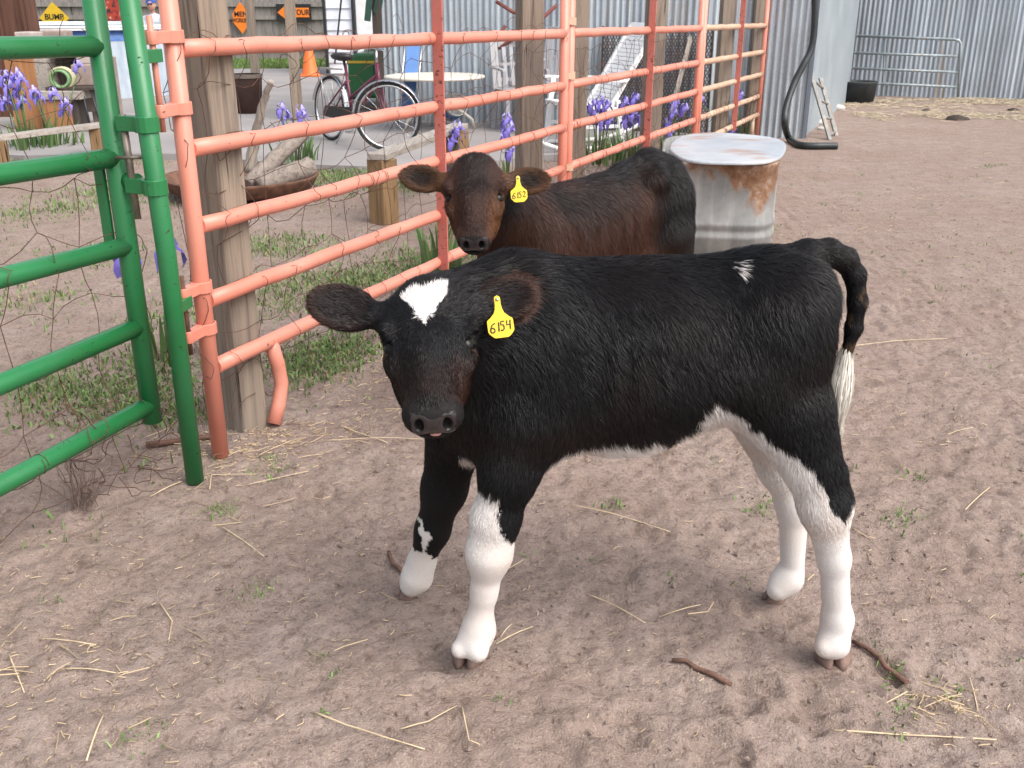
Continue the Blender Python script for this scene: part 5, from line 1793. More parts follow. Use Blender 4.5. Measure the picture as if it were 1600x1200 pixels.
# pale bucket lying under the table
bq = pg(702, 196); bk_ = thing('bucket', bq, 'white and blue bucket tipped over under the patio table', 'bucket')
R_ = Matrix.Rotation(R(62), 3, 'X') @ Matrix.Rotation(R(20), 3, 'Y')
m = MB(); m.lathe([(0.0, 0.0), (0.10, 0.0), (0.135, 0.26), (0.14, 0.27), (0.13, 0.27), (0.095, 0.02), (0.0, 0.02)], (0, 0, 0), 24); m.v = [tuple(Vector(R_ @ Vector(p)) + Vector(bq) + Vector((0, .1, .13))) for p in m.v]; m.build('pail', M_WHITE, bk_)
m = MB(); m.lathe([(0.114, 0.10), (0.131, 0.21), (0.136, 0.21), (0.119, 0.10)], (0, 0, 0), 24); m.v = [tuple(Vector(R_ @ Vector(p)) + Vector(bq) + Vector((0, .1, .13))) for p in m.v]; m.build('blue_band', M_BLUEF, bk_)

# folded blue lawn chair behind the table
fc = thing('folded_chair', at(640, 165, 11.65), 'folded lawn chair with blue webbing leaning on the shed behind the table', 'chair')
a0, a1 = at(647, 62, 11.80), at(633, 165, 11.60); a1[2] = Zp + 0.02
wv = np.array((0.18, 0.10, 0))
for s_ in (-.5, .5):
    m = MB(); m.tube([a0 + wv * s_, a1 + wv * s_], 0.012, 8); m.build('frame_tube', M_CHROME, fc)
m = MB(); m.beam(a0 + (a1 - a0) * 0.04, a0 + (a1 - a0) * 0.92, 0.15, 0.012, (0.4, -1, 0)); m.build('webbing', M_BLUEF, fc)


def plastic_chair():
    root = thing('plastic_chair', (0, 0, 0), 'pale grey slatted plastic chair half hidden by the square post left of the panel joint', 'chair', 'plastic chairs by the shed wall')
    m = MB(); m.box((0, 0, 0.42), (0.46, 0.44, 0.03)); m.box((0, -.21, 0.405), (0.46, 0.03, 0.05)); m.build('seat', M_PLAST, root, bevel=0.01)
    m = MB()
    for k in range(5):
        x = -.16 + .08 * k
        m.beam((x, .20, .44), (x * 1.08, .30, .90), 0.045, 0.014, (0, -1, 0))
    m.beam((-.22, .302, .91), (.22, .302, .91), 0.014, 0.10); m.beam((-.22, .255, .68), (.22, .255, .68), .014, .035); m.beam((-.22, .22, .52), (.22, .22, .52), .014, .04)
    for s_ in (-1, 1):
        m.beam((s_ * .215, .19, .40), (s_ * .22, .305, .93), .05, .02, (0, -1, 0))
    m.build('backrest', M_PLAST, root, bevel=0.004)
    for s_ in (-1, 1):
        m = MB(); m.beam((s_ * .25, .26, .66), (s_ * .25, -.20, .64), 0.05, 0.025); m.beam((s_ * .25, -.19, .42), (s_ * .25, -.20, .64), .04, .03, (0, 1, 0)); m.build('armrest', M_PLAST, root, bevel=0.006)
        for y0, y1 in ((-.20, -.23), (.19, .24)):
            m = MB(); m.beam((s_ * .21, y0, .41), (s_ * .235, y1, 0.0), .045, .035, (0, 1, 0)); m.build('leg', M_PLAST, root, bevel=0.004)
    return root


pc = plastic_chair()
p = at(812, 196, 11.3); pc.location = (p[0], 11.3, Zp); pc.rotation_euler = (0, 0, R(20))
pc2 = copy_tree(pc); p = at(868, 150, 10.9); pc2.location = (p[0], 10.95, Zp); pc2.rotation_euler = (0, 0, R(-25)); pc2.scale = (1, 1, 1.12)
pc2['label'] = 'taller pale grey slatted plastic chair seen left of the joint between two pink panels'


def rocking_chair():
    root = thing('rocking_chair', (0, 0, 0), 'white rocking chair with a tall reclined woven back behind the irises', 'chair')
    W = 0.25
    # faces -x; back leans to +x
    for s_ in (-1, 1):
        y = s_ * W
        m = MB(); m.tube([(-.58, y, .10), (-.40, y, .035), (-.10, y, 0.018), (.25, y, .030), (.50, y, .085), (.62, y, .14)], 0.020, 8); m.build('rocker', M_WHITE, root)
        m = MB(); m.beam((-.30, y, .03), (-.24, y, .60), .035, .045, (1, 0, 0)); m.build('front_leg', M_WHITE, root, bevel=.003)
        m = MB(); m.beam((.22, y, .03), (.16, y, .42), .035, .045, (1, 0, 0)); m.build('rear_leg', M_WHITE, root, bevel=.003)
        m = MB(); m.beam((-.32, y * 1.06, .60), (.22, y * 1.06, .58), .07, .022); m.build('armrest', M_WHITE, root, bevel=.003)
        m = MB(); m.beam((-.30, y, .38), (.20, y, .33), .03, .05); m.beam((-.29, y, .20), (.19, y, .20), .025, .03); m.build('side_rail', M_WHITE, root, bevel=.003)
        m = MB(); m.beam((.08, y * .92, .33), (.50, y * .92, 1.02), .035, .045, (0, 0, 1)); m.build('back_stile', M_WHITE, root, bevel=.003)
    m = MB()
    for k in range(8):
        x = -.29 + .062 * k; z = .40 - .05 * (x + .3) / .5
        m.beam((x, -W, z), (x, W, z), .05, .016)
    m.build('seat', M_WHITE, root, bevel=.003)
    m = MB()
    d = np.array((.42, 0, .69)); up = np.array((.69, 0, -.42)) / 0.808
    for k in range(19):
        f = 0.07 + 0.88 * k / 18
        p = np.array((.08, 0, .33)) + d * f
        m.beam(p + np.array((0, -W * .90, 0)), p + np.array((0, W * .90, 0)), 0.034, 0.008, up)
    m.build('woven_back', M_WHITE, root)
    m = MB(); p = np.array((.08, 0, .33)) + d; m.beam(p + np.array((0, -W, 0)), p + np.array((0, W, 0)), .06, .03, up); m.build('top_rail', M_WHITE, root, bevel=.004)
    return root


rk = rocking_chair(); p = at(918, 236, 9.9); rk.location = (p[0], 9.9, Zp); rk.rotation_euler = (0, 0, R(20)); rk.scale = (1.1, 1.1, 1.08)

# expanded metal sheet and a plank leaning on the shed
M_LATT = m_plain('rusty_expanded_metal', (0.050, 0.034, 0.030), 0.85, var=0.5, scale=6)
e0, e1 = at(938, 150, 11.25), at(1108, 150, 10.95)
m = MB(); W_ = np.linalg.norm((e1 - e0)[:2]); ed = (e1 - e0) / np.linalg.norm(e1 - e0); ed[2] = 0
nx, nz = 36, 34; H_ = 1.08
for r_ in range(nz):
    z = Zp + H_ * r_ / nz
    lean = np.array((0.02, 0.12, 0)) * (z / H_)
    pts = [e0 * np.array((1, 1, 0)) + ed * W_ * k / (2 * nx) + lean + np.array((0, 0, z + (0.013 if (k + r_) % 2 else -0.013))) for k in range(2 * nx + 1)]
    m.tube(pts, 0.0075, 4, cap=False)
m.beam(e0 * np.array((1, 1, 0)) + np.array((0, 0, Zp)), e0 * np.array((1, 1, 0)) + np.array((.02, .12, Zp + H_)), .02, .02); m.beam(e1 * np.array((1, 1, 0)) + np.array((0, 0, Zp)), e1 * np.array((1, 1, 0)) + np.array((.02, .12, Zp + H_)), .02, .02)
tag(m.build('expanded_metal_sheet', M_LATT), 'dark rusty expanded metal sheet leaning on the shed behind the rocking chair', 'metal sheet')
m = MB(); a, b_ = at(1036, 192, 9.9), at(1079, 60, 10.7); a[2] = 0.02; m.beam(a, b_, .085, .03, (1, -.3, 0))
tag(m.build('leaning_plank', M_PLANK, None, 0.003), 'grey plank leaning against the expanded metal sheet', 'plank')
# rusty old iron hanging on the shed wall
M_RED = m_plain('red_rust', (0.17, 0.055, 0.045), 0.8, var=0.4, scale=12)
m = MB()
for pts in ([(768, 82), (800, 62), (835, 40), (870, 8)], [(775, 2), (800, 18), (830, 30)], [(770, 78), (776, 60), (790, 40)]):
    m.tube([at(x, y, 11.55) for x, y in pts], 0.020, 8)
tag(m.build('old_iron_tool', M_RED), 'rusty red old iron implement hanging on the shed wall above the table', 'tool')
# green cloth hanging from the corner post
m = MB(); pts = []
for k in range(7):
    f = k / 6
    a, b_ = at(588 - 5 * f, -12 + 30 * f, 12.2), at(600 - 6 * f, -12 + 42 * f, 12.3)
    pts.append((a + (0, 0, 0), b_))
vs = []; 
for a, b_ in pts: vs += [a, a + np.array((0, .012, 0)), b_ + np.array((0, .012, 0)), b_]
m.add(vs, [(i * 4 + k, i * 4 + (k + 1) % 4, i * 4 + 4 + (k + 1) % 4, i * 4 + 4 + k) for i in range(6) for k in range(4)] + [(3, 2, 1, 0), (24, 25, 26, 27)])
a, b_ = at(578, -12, 12.15), at(574, 33, 12.15); m.beam(a, b_, .07, .03, (0, 1, 0))
tag(m.build('hanging_strap', m_plain('dark_green_cloth', (0.018, 0.06, 0.045), 0.8)), 'dark green strap hanging from the shed corner post', 'strap')


# ------------------------------------------------------------- bicycle
def bicycle():
    root = thing('bicycle', (0, 0, 0), 'maroon step-through bicycle with chrome fenders parked by the round table', 'bicycle')
    RW, L = 0.315, 1.04

    def wheel(cx, yaw):
        rot = Matrix.Rotation(yaw, 3, 'Z')
        T = lambda p: tuple(Vector((cx, 0, RW)) + rot @ Vector(p))
        ring = lambda r, w=0: [T((r * math.cos(2 * math.pi * k / 40), w, r * math.sin(2 * math.pi * k / 40))) for k in range(40)]
        w_ = MB().tube(ring(RW - 0.011), 0.0125, 8, closed=True).build('wheel', M_TYRE, root)
        m = MB(); m.tube(ring(RW - 0.034), 0.0115, 8, closed=True); m.build('rim', M_CHROME, w_)
        m = MB()
        for k in range(18):
            a = 2 * math.pi * k / 18
            m.tube([T((0.02 * math.cos(a + .8), .02 * (-1) ** k, 0.02 * math.sin(a + .8))), T(((RW - .045) * math.cos(a), 0, (RW - .045) * math.sin(a)))], 0.0016, 4, cap=False)
        m.tube([T((0, -.045, 0)), T((0, .045, 0))], 0.02, 10); m.build('spokes', M_CHROME, w_)
        m = MB(); n = 16; vs = []
        a0, a1 = (R(20), R(200)) if cx > .5 else (R(-10), R(170))
        for k in range(n + 1):
            a = a0 + (a1 - a0) * k / n
            for rr, yy in ((RW + .008, -.030), (RW + .022, -.015), (RW + .022, .015), (RW + .008, .030)):
                vs.append(T((rr * math.cos(a), yy, rr * math.sin(a))))
        m.add(vs, [(k * 4 + j, k * 4 + j + 1, k * 4 + 5 + j, k * 4 + 4 + j) for k in range(n) for j in range(3)], True); m.build('fender', M_CHROME, root)
        return T
    wheel(0, 0)
    Tf = wheel(L, R(48))
    bb_, st, hd0, hd1 = (.42, 0, .27), (.30, 0, .68), (.86, 0, .72), (.90, 0, .58)
    m = MB()
    for a, b_, r in (((.42, 0, .27), (.28, 0, .74), .016), ((.42, 0, .27), (.885, 0, .62), .018), ((.37, 0, .44), (.87, 0, .69), .016), ((0, .05, RW), (.40, .03, .27), .010), ((0, -.05, RW), (.40, -.03, .27), .010), ((0, .05, RW), (.33, .02, .60), .009), ((0, -.05, RW), (.33, -.02, .60), .009), ((.845, 0, .78), (.90, 0, .55), .020)):
        m.tube([a, b_], r, 10)
    for s_ in (-.045, .045):
        m.tube([(.90, s_ * .6, .55), Tf((0, s_, 0.0))], .012, 8)
    m.build('frame', M_MAROON, root)
    m = MB(); m.lathe([(0.0, 0), (0.03, 0), (.10, .015), (.125, .045), (.10, .07), (0.0, .08)], (.22, 0, .78), 16, sx=1.25, sy=0.8); m.tube([(.27, 0, .74), (.25, 0, .79)], .014, 8); m.build('saddle', M_BLACK, root)
    m = MB(); m.tube([(.845, 0, .78), (.83, 0, .90)], .012, 8)
    rot = Matrix.Rotation(R(48), 3, 'Z')
    m.tube([tuple(Vector((.83, 0, .90)) + rot @ Vector(p)) for p in ((-.16, -.28, -.01), (-.05, -.26, .03), (.05, -.10, .01), (.05, .10, .01), (-.05, .26, .03), (-.16, .28, -.01))], .011, 8); m.build('handlebar', M_CHROME, root)
    m = MB(); m.tube([(.42, -.06, .27), (.52, -.06, .14)], .010, 8); m.tube([(.42, .06, .27), (.32, .06, .40)], .010, 8); m.box((.54, -.10, .13), (.09, .07, .02)); m.box((.30, .10, .41), (.09, .07, .02)); m.build('crank', M_CHROME, root)
    m = MB(); m.prism([(-.06, -.05), (.50, -.07), (.54, .02), (.48, .07), (-.02, .05)], (0, -.045, .29), (1, 0, 0), (0, 0, 1), .012); m.build('chain_guard', M_BLACK, root)
    m = MB(); m.tube([(.40, -.03, .25), (.34, -.14, .0)], .008, 6); m.build('kickstand', M_CHROME, root)
    m = MB(); m.box((-.02, 0, .70), (.30, .12, .015)); m.tube([(-.12, .06, .70), (0, .05, RW)], .006, 6); m.tube([(-.12, -.06, .70), (0, -.05, RW)], .006, 6); m.build('carrier', M_CHROME, root)
    return root


bk = bicycle(); r0 = pg(517, 219); f0 = pg(604, 230)
bk.location = tuple(r0); bk.rotation_euler = (R(-4), 0, math.atan2(-.78, .66))

# ------------------------------------------------------------- lawn tractor
mw = thing('lawn_tractor', pg(572, 165), 'green lawn tractor hood with a yellow stripe behind the bicycle', 'lawn tractor')
c0 = at(573, 120, 13.3); cx, cy = c0[0], 13.3
zt = float(at(573, 84, 13.2)[2])
m = MB()
prof = [(-.24, .20), (-.24, zt - .10), (-.20, zt - .03), (-.12, zt), (.12, zt), (.20, zt - .03), (.24, zt - .10), (.24, .20)]
m.prism(prof, (cx, cy, 0), (1, 0, 0), (0, 0, 1), -0.9); m.build('hood', M_MOWG, mw, bevel=.03)
m = MB(); m.box((cx, cy - .004, zt - .105), (.482, .012, .030)); m.box((cx - .243, cy + .45, zt - .115), (.008, .85, .035)); m.build('stripe', M_MOWY, mw)
m = MB(); m.box((cx + .16, cy - .006, zt - .24), (.14, .012, .20)); m.build('grille', M_BLACK, mw)
for s_, yy in ((-1, .12), (1, .12), (-1, 1.15), (1, 1.15)):
    rr = .17 if yy < .5 else .24
    w_ = MB().tube([(cx + s_ * .28 - .06, cy + yy, Zp + rr), (cx + s_ * .28 + .06, cy + yy, Zp + rr)], rr, 24).build('wheel', M_TYRE, mw, bevel=.02)
    MB().tube([(cx + s_ * .28 - .064, cy + yy, Zp + rr), (cx + s_ * .28 + .064, cy + yy, Zp + rr)], rr * .5, 16).build('hub', M_MOWY, w_)
m = MB(); m.box((cx, cy + 1.1, .46), (.55, .6, .08)); m.build('fender_deck', M_MOWG, mw, bevel=.03)
m = MB(); m.box((cx, cy + 1.15, .56), (.40, .40, .10)); m.box((cx, cy + 1.36, .72), (.40, .08, .30)); m.build('seat', M_BLACK, mw, bevel=.03)
m = MB(); m.tube([(cx, cy + .80, zt - .05), (cx, cy + .95, zt + .10)], .02, 8); ring = [(cx + .16 * math.cos(a * .3927), cy + .95 + .12 * math.sin(a * .3927), zt + .10 + .05 * math.sin(a * .3927)) for a in range(16)]; m.tube(ring, .014, 8, closed=True); m.build('steering_wheel', M_BLACK, mw)

# ------------------------------------------------------------- posts and tub on the patio
p = pg(466, 187); timber_post((p[0], p[1]), 0.125, 2.1, R(10), 'slim grey post standing alone on the patio by the traffic cone', M_POST, 'patio roof posts')
p = pg(404, 168); timber_post((p[0], p[1]), 0.115, 2.1, R(10), 'grey patio post right of the MEN WORKING sign, behind the bare branch', M_POST, 'patio roof posts')
q = pg(389, 176); bx = thing('planter_barrel', q, 'dark brown barrel planter beside the big timber post', 'barrel')
m = MB(); m.lathe([(0.0, 0.0), (.17, 0.0), (.20, .44), (.205, .46), (.19, .46), (.16, .04), (0, .03)], q, 20); m.build('barrel', m_plain('dark_brown_stave', (0.055, 0.026, 0.020), .7, var=.3), bx)
m = MB(); m.lathe([(.207, .43), (.214, .43), (.214, .475), (.19, .475)], q, 20, smooth=False); m.build('rim', m_plain('barrel_rim', (0.16, .13, .11), .7), bx)

# ------------------------------------------------------------- fire pit with logs
fcx = gp(380, 305); fp = thing('fire_pit', fcx, 'shallow rusty fire pit bowl holding logs and branches', 'fire pit')
m = MB(); m.lathe([(0.02, 0.02), (.30, .025), (.50, .085), (.555, .155), (.575, .155), (.565, .135), (.52, .06), (.31, 0.0), (.02, 0.0)], fcx, 40); m.build('bowl', M_RUSTY, fp)


def log(pts, r0_, r1_, mat, label, cat='log', name='log'):
    g = random.Random(len(label)); n = len(pts)
    P_ = []; rr = []
    for i in range(n - 1):
        for q in (0, .25, .5, .75):
            a = np.array(pts[i]) + (np.array(pts[i + 1]) - np.array(pts[i])) * q
            P_.append(a + np.array((g.gauss(0, .004), g.gauss(0, .004), g.gauss(0, .004)))); f = (i + q) / (n - 1); rr.append((r0_ + (r1_ - r0_) * f) * g.uniform(.93, 1.07))
    P_.append(np.array(pts[-1])); rr.append(r1_)
    return tag(MB().tube(P_, rr, 12).build(name, mat), label, cat, 'wood in the fire pit')


log([at(386, 292, 7.45), at(430, 248, 7.75), at(474, 208, 8.05)], .070, .055, M_BARK, 'long grey log slanting up out of the fire pit')
log([at(405, 292, 7.40), at(445, 276, 7.5), at(486, 261, 7.65)], .075, .085, M_BARK, 'short thick dark log lying across the fire pit')
log([at(372, 280, 7.55), at(392, 292, 7.5), at(440, 270, 7.7)], .040, .035, M_BARK, 'thin log lying under the long grey log')
log([at(388, 270, 7.65), at(396, 230, 7.65), at(405, 190, 7.6), at(414, 150, 7.55), at(424, 127, 7.5)], .046, .020, M_BRANCH, 'pale bare branch standing upright in the fire pit', 'branch', 'branch')

# ------------------------------------------------------------- low timber rails
lw = thing('low_rail', gp(600, 350), 'low timber rail on two stout posts in the garden behind the pink panel', 'rail')
a = gp(601, 348); zb = 0.415
bdir = nrm(np.array((at(710, 203, 8.0)[0], 8.0, 0)) - np.array((a[0], a[1], 0)))
b2 = a + bdir * 1.62
for q in (a, b2):
    o_ = MB(); o_.beam((q[0], q[1], -.05), (q[0], q[1], zb), .138, .138, (bdir[0] + .5, bdir[1], 0)); o_.build('post', M_POST2, lw, bevel=.004)
m = MB(); m.beam(a + np.array((0, 0, zb + .021)) - bdir * .08, b2 + np.array((0, 0, zb + .021)) + bdir * .10, .135, .040); m.build('rail', M_PLANK, lw, bevel=.004)
lr = thing('low_rail', gp(80, 260), 'low grey plank rail at the left garden edge seen through the green gate', 'rail')
pa, pb = gp(4, 272), gp(158, 247)
zr_ = float(at(160, 196, pb[1])[2])
for q in (pa, pb):
    o_ = MB(); o_.beam((q[0], q[1], -.05), (q[0], q[1], zr_ - .02), .145, .145, (1, .4, 0)); o_.build('post', M_POST2, lr, bevel=.004)
d_ = nrm(pb - pa); m = MB(); m.beam(pa - d_ * 1.2 + np.array((0, 0, zr_)), pb + d_ * .12 + np.array((0, 0, zr_)), .14, .04); m.build('rail', M_PLANK, lr, bevel=.004)

# ------------------------------------------------------------- clutter by the cabin
def boxat(name, x0, y0, x1, y1, Y, depth, mat, yaw=0.0, bevel=.006, parent=None):
    a, b_ = at(x0, y1, Y), at(x1, y0, Y)
    m = MB(); c = (a + b_) / 2
    m.box((c[0], Y + depth / 2, c[2]), (b_[0] - a[0], depth, b_[2] - a[2]), Matrix.Rotation(yaw, 3, 'Z'))
    return m.build(name, mat, parent, bevel)


wb = thing('wooden_crate', at(50, 190, 11.4) * np.array((1, 1, 0)), 'upright wooden crate with an orange end board beside the blue irises', 'crate')
boxat('end_board', 25, 88, 50, 205, 11.3, .30, M_ORW, parent=wb)
boxat('front_board', 50.5, 92, 71, 192, 11.32, .26, M_PLANK, parent=wb)
boxat('back_board', 71.5, 92, 112, 142, 11.55, .03, M_DARKW, parent=wb)
st = thing('bench', at(95, 200, 11.2) * np.array((1, 1, 0)), 'low wooden bench with a pale seat board and orange front board', 'bench')
boxat('seat', 58, 143, 124, 156, 11.0, .34, M_PLANK, parent=st)
boxat('front_board', 72, 156.5, 108, 200, 11.03, .04, M_ORW, parent=st)
boxat('leg', 112, 156.5, 118, 200, 11.05, .28, M_DARKW, parent=st)
tag(boxat('stone_block', 112, 101, 148, 134, 11.25, .25, M_BLOCK, R(12), .012), 'large brown stone block resting on the dark shelf beside the hose', 'block', 'blocks stacked by the cabin')
tag(boxat('stone_block', 82, 66, 117, 88, 11.35, .24, M_BLOCK, R(-8), .012), 'brown stone block above the coiled hose, beside the pale block', 'block', 'blocks stacked by the cabin')
tag(boxat('stone_block', 118, 84, 142, 100, 11.4, .22, M_PALEB, R(6), .012), 'pale block lying above the large brown block', 'block', 'blocks stacked by the cabin')
tag(boxat('stone_block', 27, 50, 60, 87, 11.5, .26, M_PALEB, R(4), .012), 'pale square block on top of the wooden crate', 'block', 'blocks stacked by the cabin')
tag(boxat('stone_block', 61, 48, 100, 65, 11.6, .24, M_BLOCK, R(4), .012), 'long dark block at the top of the pile by the pool', 'block', 'blocks stacked by the cabin')
sh = thing('shelf', at(120, 138, 11.2) * np.array((1, 1, 0)), 'dark shelf on angled iron legs behind the low plank rail', 'shelf')
boxat('shelf_board', 71, 136, 150, 141.5, 11.1, .45, M_DARKW, parent=sh)
boxat('lower_panel', 126, 142, 160, 175, 11.5, .03, M_BLOCK, parent=sh)
boxat('upper_panel', 76, 89, 150, 100, 11.62, .03, M_DARKW, parent=sh)
boxat('side_panel', 148, 90, 168, 205, 11.6, .25, M_BLOCK, parent=sh)
for x0, x1 in ((128, 142), (142, 160), (112, 120)):
    MB().tube([at(x0, 141, 11.12), np.array((at(x1, 200, 11.05)[0], 11.05, Zp))], .014, 8).build('leg', M_BLACKP, sh)
hcx = at(96, 123, 11.15)
hr = thing('garden_hose', hcx, 'coil of pale green and cream garden hose on the dark shelf', 'hose')
for j, (rr, col, nm) in enumerate(((.085, (0.16, 0.28, 0.13), 'outer_coil'), (.112, (0.42, 0.40, 0.25), 'inner_coil'))):
    m = MB()
    for k in range(3):
        ring = [hcx + np.array((rr * math.cos(a * .2618), -.05 + .03 * k + .045 * j + .25 * rr * math.cos(a * .2618), rr * math.sin(a * .2618))) for a in range(24)]
        m.tube(ring, .014, 8, closed=True)
    m.build(nm, m_plain('hose_' + nm, col, .45), hr)

# ------------------------------------------------------------- irises
M_LEAF = m_coat('iris_leaf', 0.5, 0.3)
M_PETAL = m_coat('iris_petal', 0.6, 0.2)


def iris(base, flowers, leaves, label, seed, spread=0.10, hleaf=0.36, fs=1.0):
    g = np.random.default_rng(seed)
    root = thing('iris_plant', base, label, 'iris', 'irises in the garden')
    V, F, C = [], [], []
    for i in range(leaves):
        a = g.random() * 6.28; r = spread * math.sqrt(g.random())
        p0 = base + np.array((r * math.cos(a), r * math.sin(a), -.01)); h = hleaf * g.uniform(.55, 1.1)
        ld_ = np.array((math.cos(a), math.sin(a), 0)) * g.uniform(.05, .35); sd_ = np.array((-math.sin(a), math.cos(a), 0)); ph = g.random() * 3.14
        sd_ = np.array((math.cos(ph), math.sin(ph), 0)); col = np.array((0.085, 0.165, 0.060)) * g.uniform(.7, 1.3) + np.array((0.04, .02, 0)) * g.random()
        K = 6; o_ = len(V)
        for j in range(K):
            f = j / (K - 1)
            p = p0 + ld_ * h * f ** 2 + np.array((0, 0, h * f * (1 - .18 * f * f)))
            w = 0.012 * (1 - f ** 2.2) * g.uniform(.9, 1.1) + 0.0008
            V += [p - sd_ * w, p + sd_ * w]; C += [col * (.8 + .4 * f)] * 2
        F += [(o_ + 2 * j, o_ + 2 * j + 1, o_ + 2 * j + 3, o_ + 2 * j + 2) for j in range(K - 1)]
    np_mesh('leaves', np.array(V), np.array(F), M_LEAF, root, True, np.clip(np.array(C), 0, 1))
    for q in flowers:
        q = np.array(q)
        if q[2] > 0.12:
            MB().tube([base + (q - base) * np.array((.25, .25, 0)), base + (q - base) * np.array((.6, .6, .55)), q + np.array((0, 0, -.02))], [.006, .0055, .005], 6).build('stem', m_plain('iris_stem', (0.12, 0.20, 0.07), .5) if 'iris_stem' not in bpy.data.materials else bpy.data.materials['iris_stem'], root)
        V, F, C = [], [], []
        for i in range(6):
            a = i * math.pi / 3 + g.random() * .4; up = i % 2
            col = (np.array((0.34, 0.30, 0.66)) if up else np.array((0.19, 0.15, 0.50))) * g.uniform(.8, 1.2)
            d = np.array((math.cos(a), math.sin(a), 0)); s_ = np.array((-d[1], d[0], 0)); K = 6; o_ = len(V)
            for j in range(K):
                f = j / (K - 1)
                if up:
                    p = q + fs * (d * .040 * math.sin(f * 2.6) + np.array((0, 0, .085 * f - .01)))
                    w = .024 * math.sin(min(1, f * 1.05) * math.pi * .82 + .25)
                else:
                    p = q + fs * (d * (.062 * math.sin(f * 1.9)) + np.array((0, 0, .022 * math.sin(f * 3.1) - .075 * f * f)))
                    w = .026 * math.sin(min(1, f) * math.pi * .85 + .2)
                for e in (-1, 0, 1):
                    V.append(p + s_ * w * fs * e + np.array((0, 0, -.008 if e else .004)) * fs + g.normal(0, .0045, 3) * fs); C.append(col * (1.0 if e else 1.25))
            F += [(o_ + 3 * j + e, o_ + 3 * j + e + 1, o_ + 3 * j + e + 4, o_ + 3 * j + e + 3) for j in range(K - 1) for e in (0, 1)]
        np_mesh('flower', np.array(V), np.array(F), M_PETAL, root, True, np.clip(np.array(C), 0, 1))
    return root


def fl(*pts, Y):
    return [at(x, y, Y + rnd.uniform(-.08, .08)) for x, y in pts]


iris(gp(45, 236), fl((8, 122), (14, 136), (25, 118), (32, 126), (20, 150), (35, 160), (8, 160), (28, 140), Y=9.9), 60, 'tall iris clump with many blue flowers left of the crate', 1, .28, .40, 1.02)
iris(gp(88, 232), fl((52, 144), (60, 152), (84, 148), (102, 163), (100, 172), (122, 104), Y=9.95), 46, 'iris clump with scattered flowers in front of the low bench', 2, .26, .30, 0.90)
iris(gp(308, 222), fl((303, 178), (310, 186), Y=9.9), 20, 'small iris with two flowers between the pink post and the timber post', 3, .10, .25, 0.90)
iris(gp(462, 258), fl((440, 172), (447, 183), (470, 176), (473, 184), Y=9.0), 46, 'iris clump with leaning leaves beside the fire pit logs', 4, .20, .36, 0.90)
iris(gp(258, 560), [at(262, 392, 3.35), at(196, 404, 3.5)], 14, 'low iris with one large bloom seen between the two green posts', 5, .08, .30, 0.82)
iris(gp(793, 290), fl((792, 190), (796, 203), (790, 215), (797, 238), Y=7.6), 10, 'single tall iris stem with stacked blooms left of the square post', 6, .06, .25, 0.86)
iris(gp(705, 292), fl((716, 202), (706, 222), (690, 212), (689, 252), (712, 214), Y=7.7), 18, 'iris with drooping flowers at the far end of the low timber rail', 7, .10, .22, 0.86)
iris(gp(935, 252), fl((925, 165), (938, 160), (948, 168), (930, 174), (952, 190), (940, 192), Y=8.5), 54, 'dense iris clump with many flowers in front of the rocking chair', 8, .24, .34, 0.82)
iris(gp(985, 248), fl((976, 162), (992, 156), (978, 190), (990, 180), (1000, 184), Y=8.6), 60, 'iris clump with violet flowers left of the square post and the plank', 9, .22, .33, 0.82)
iris(gp(1052, 240), fl((1055, 162), (1052, 178), (1045, 194), (1070, 172), (1048, 208), Y=9.3), 34, 'iris clump around the foot of the leaning plank', 10, .20, .34, 0.82)
iris(gp(1158, 214), fl((1156, 150), (1146, 202), (1095, 158), Y=10.6), 26, 'iris with one raised flower behind the faded panel', 11, .16, .34, 0.82)
iris(gp(690, 428), [], 34, 'clump of broad iris leaves without flowers at the brown calf\'s muzzle', 12, .12, .36)
iris(gp(338, 560), [], 12, 'few young iris leaves sprouting left of the big timber post', 13, .06, .30)
# ------------------------------------------------------------- grass, weeds, straw, twigs
def sstep(a, b, x):
    t_ = np.clip((x - a) / (b - a), 0, 1)
    return t_ * t_ * (3 - 2 * t_)


def blades(name, P, h, w, cols, label, cat, seed, leanmax=0.8, mat=None, droop=0.35):
    """P (N,3) roots; one bent blade of two quads + tip each"""
    g = np.random.default_rng(seed); N = len(P)
    a = g.random(N) * 6.283; ln = g.random(N) * leanmax
    d = np.stack([np.cos(a), np.sin(a), np.zeros(N)], 1) * ln[:, None]
    b = g.random(N) * 6.283; s = np.stack([np.cos(b), np.sin(b), np.zeros(N)], 1)
    H = h[:, None]; W = w[:, None]
    up = np.array((0, 0, 1.0))
    p1 = P + (up * .55 + d * .35) * H; p2 = P + (up * (1 - droop * ln[:, None]) + d) * H
    V = np.stack([P - s * W, P + s * W, p1 - s * W * .8, p1 + s * W * .8, p2], 1).reshape(-1, 3)
    o_ = (np.arange(N) * 5)[:, None]
    F = np.concatenate([o_ + np.array([0, 1, 3]), o_ + np.array([0, 3, 2]), o_ + np.array([2, 3, 4])])
    o = np_mesh(name, V, F, mat or M_LEAF, None, True, np.repeat(cols, 5, 0))
    stuff(o); tag(o, label, cat)
    return o


def on_ground(xy):
    return np.stack([xy[:, 0], xy[:, 1], ground_h(xy[:, 0], xy[:, 1]) - .003], 1)


GREEN = np.array((0.145, 0.225, 0.070)); GREY_G = np.array((0.20, 0.235, 0.13)); DRY = np.array((0.36, 0.28, 0.16))
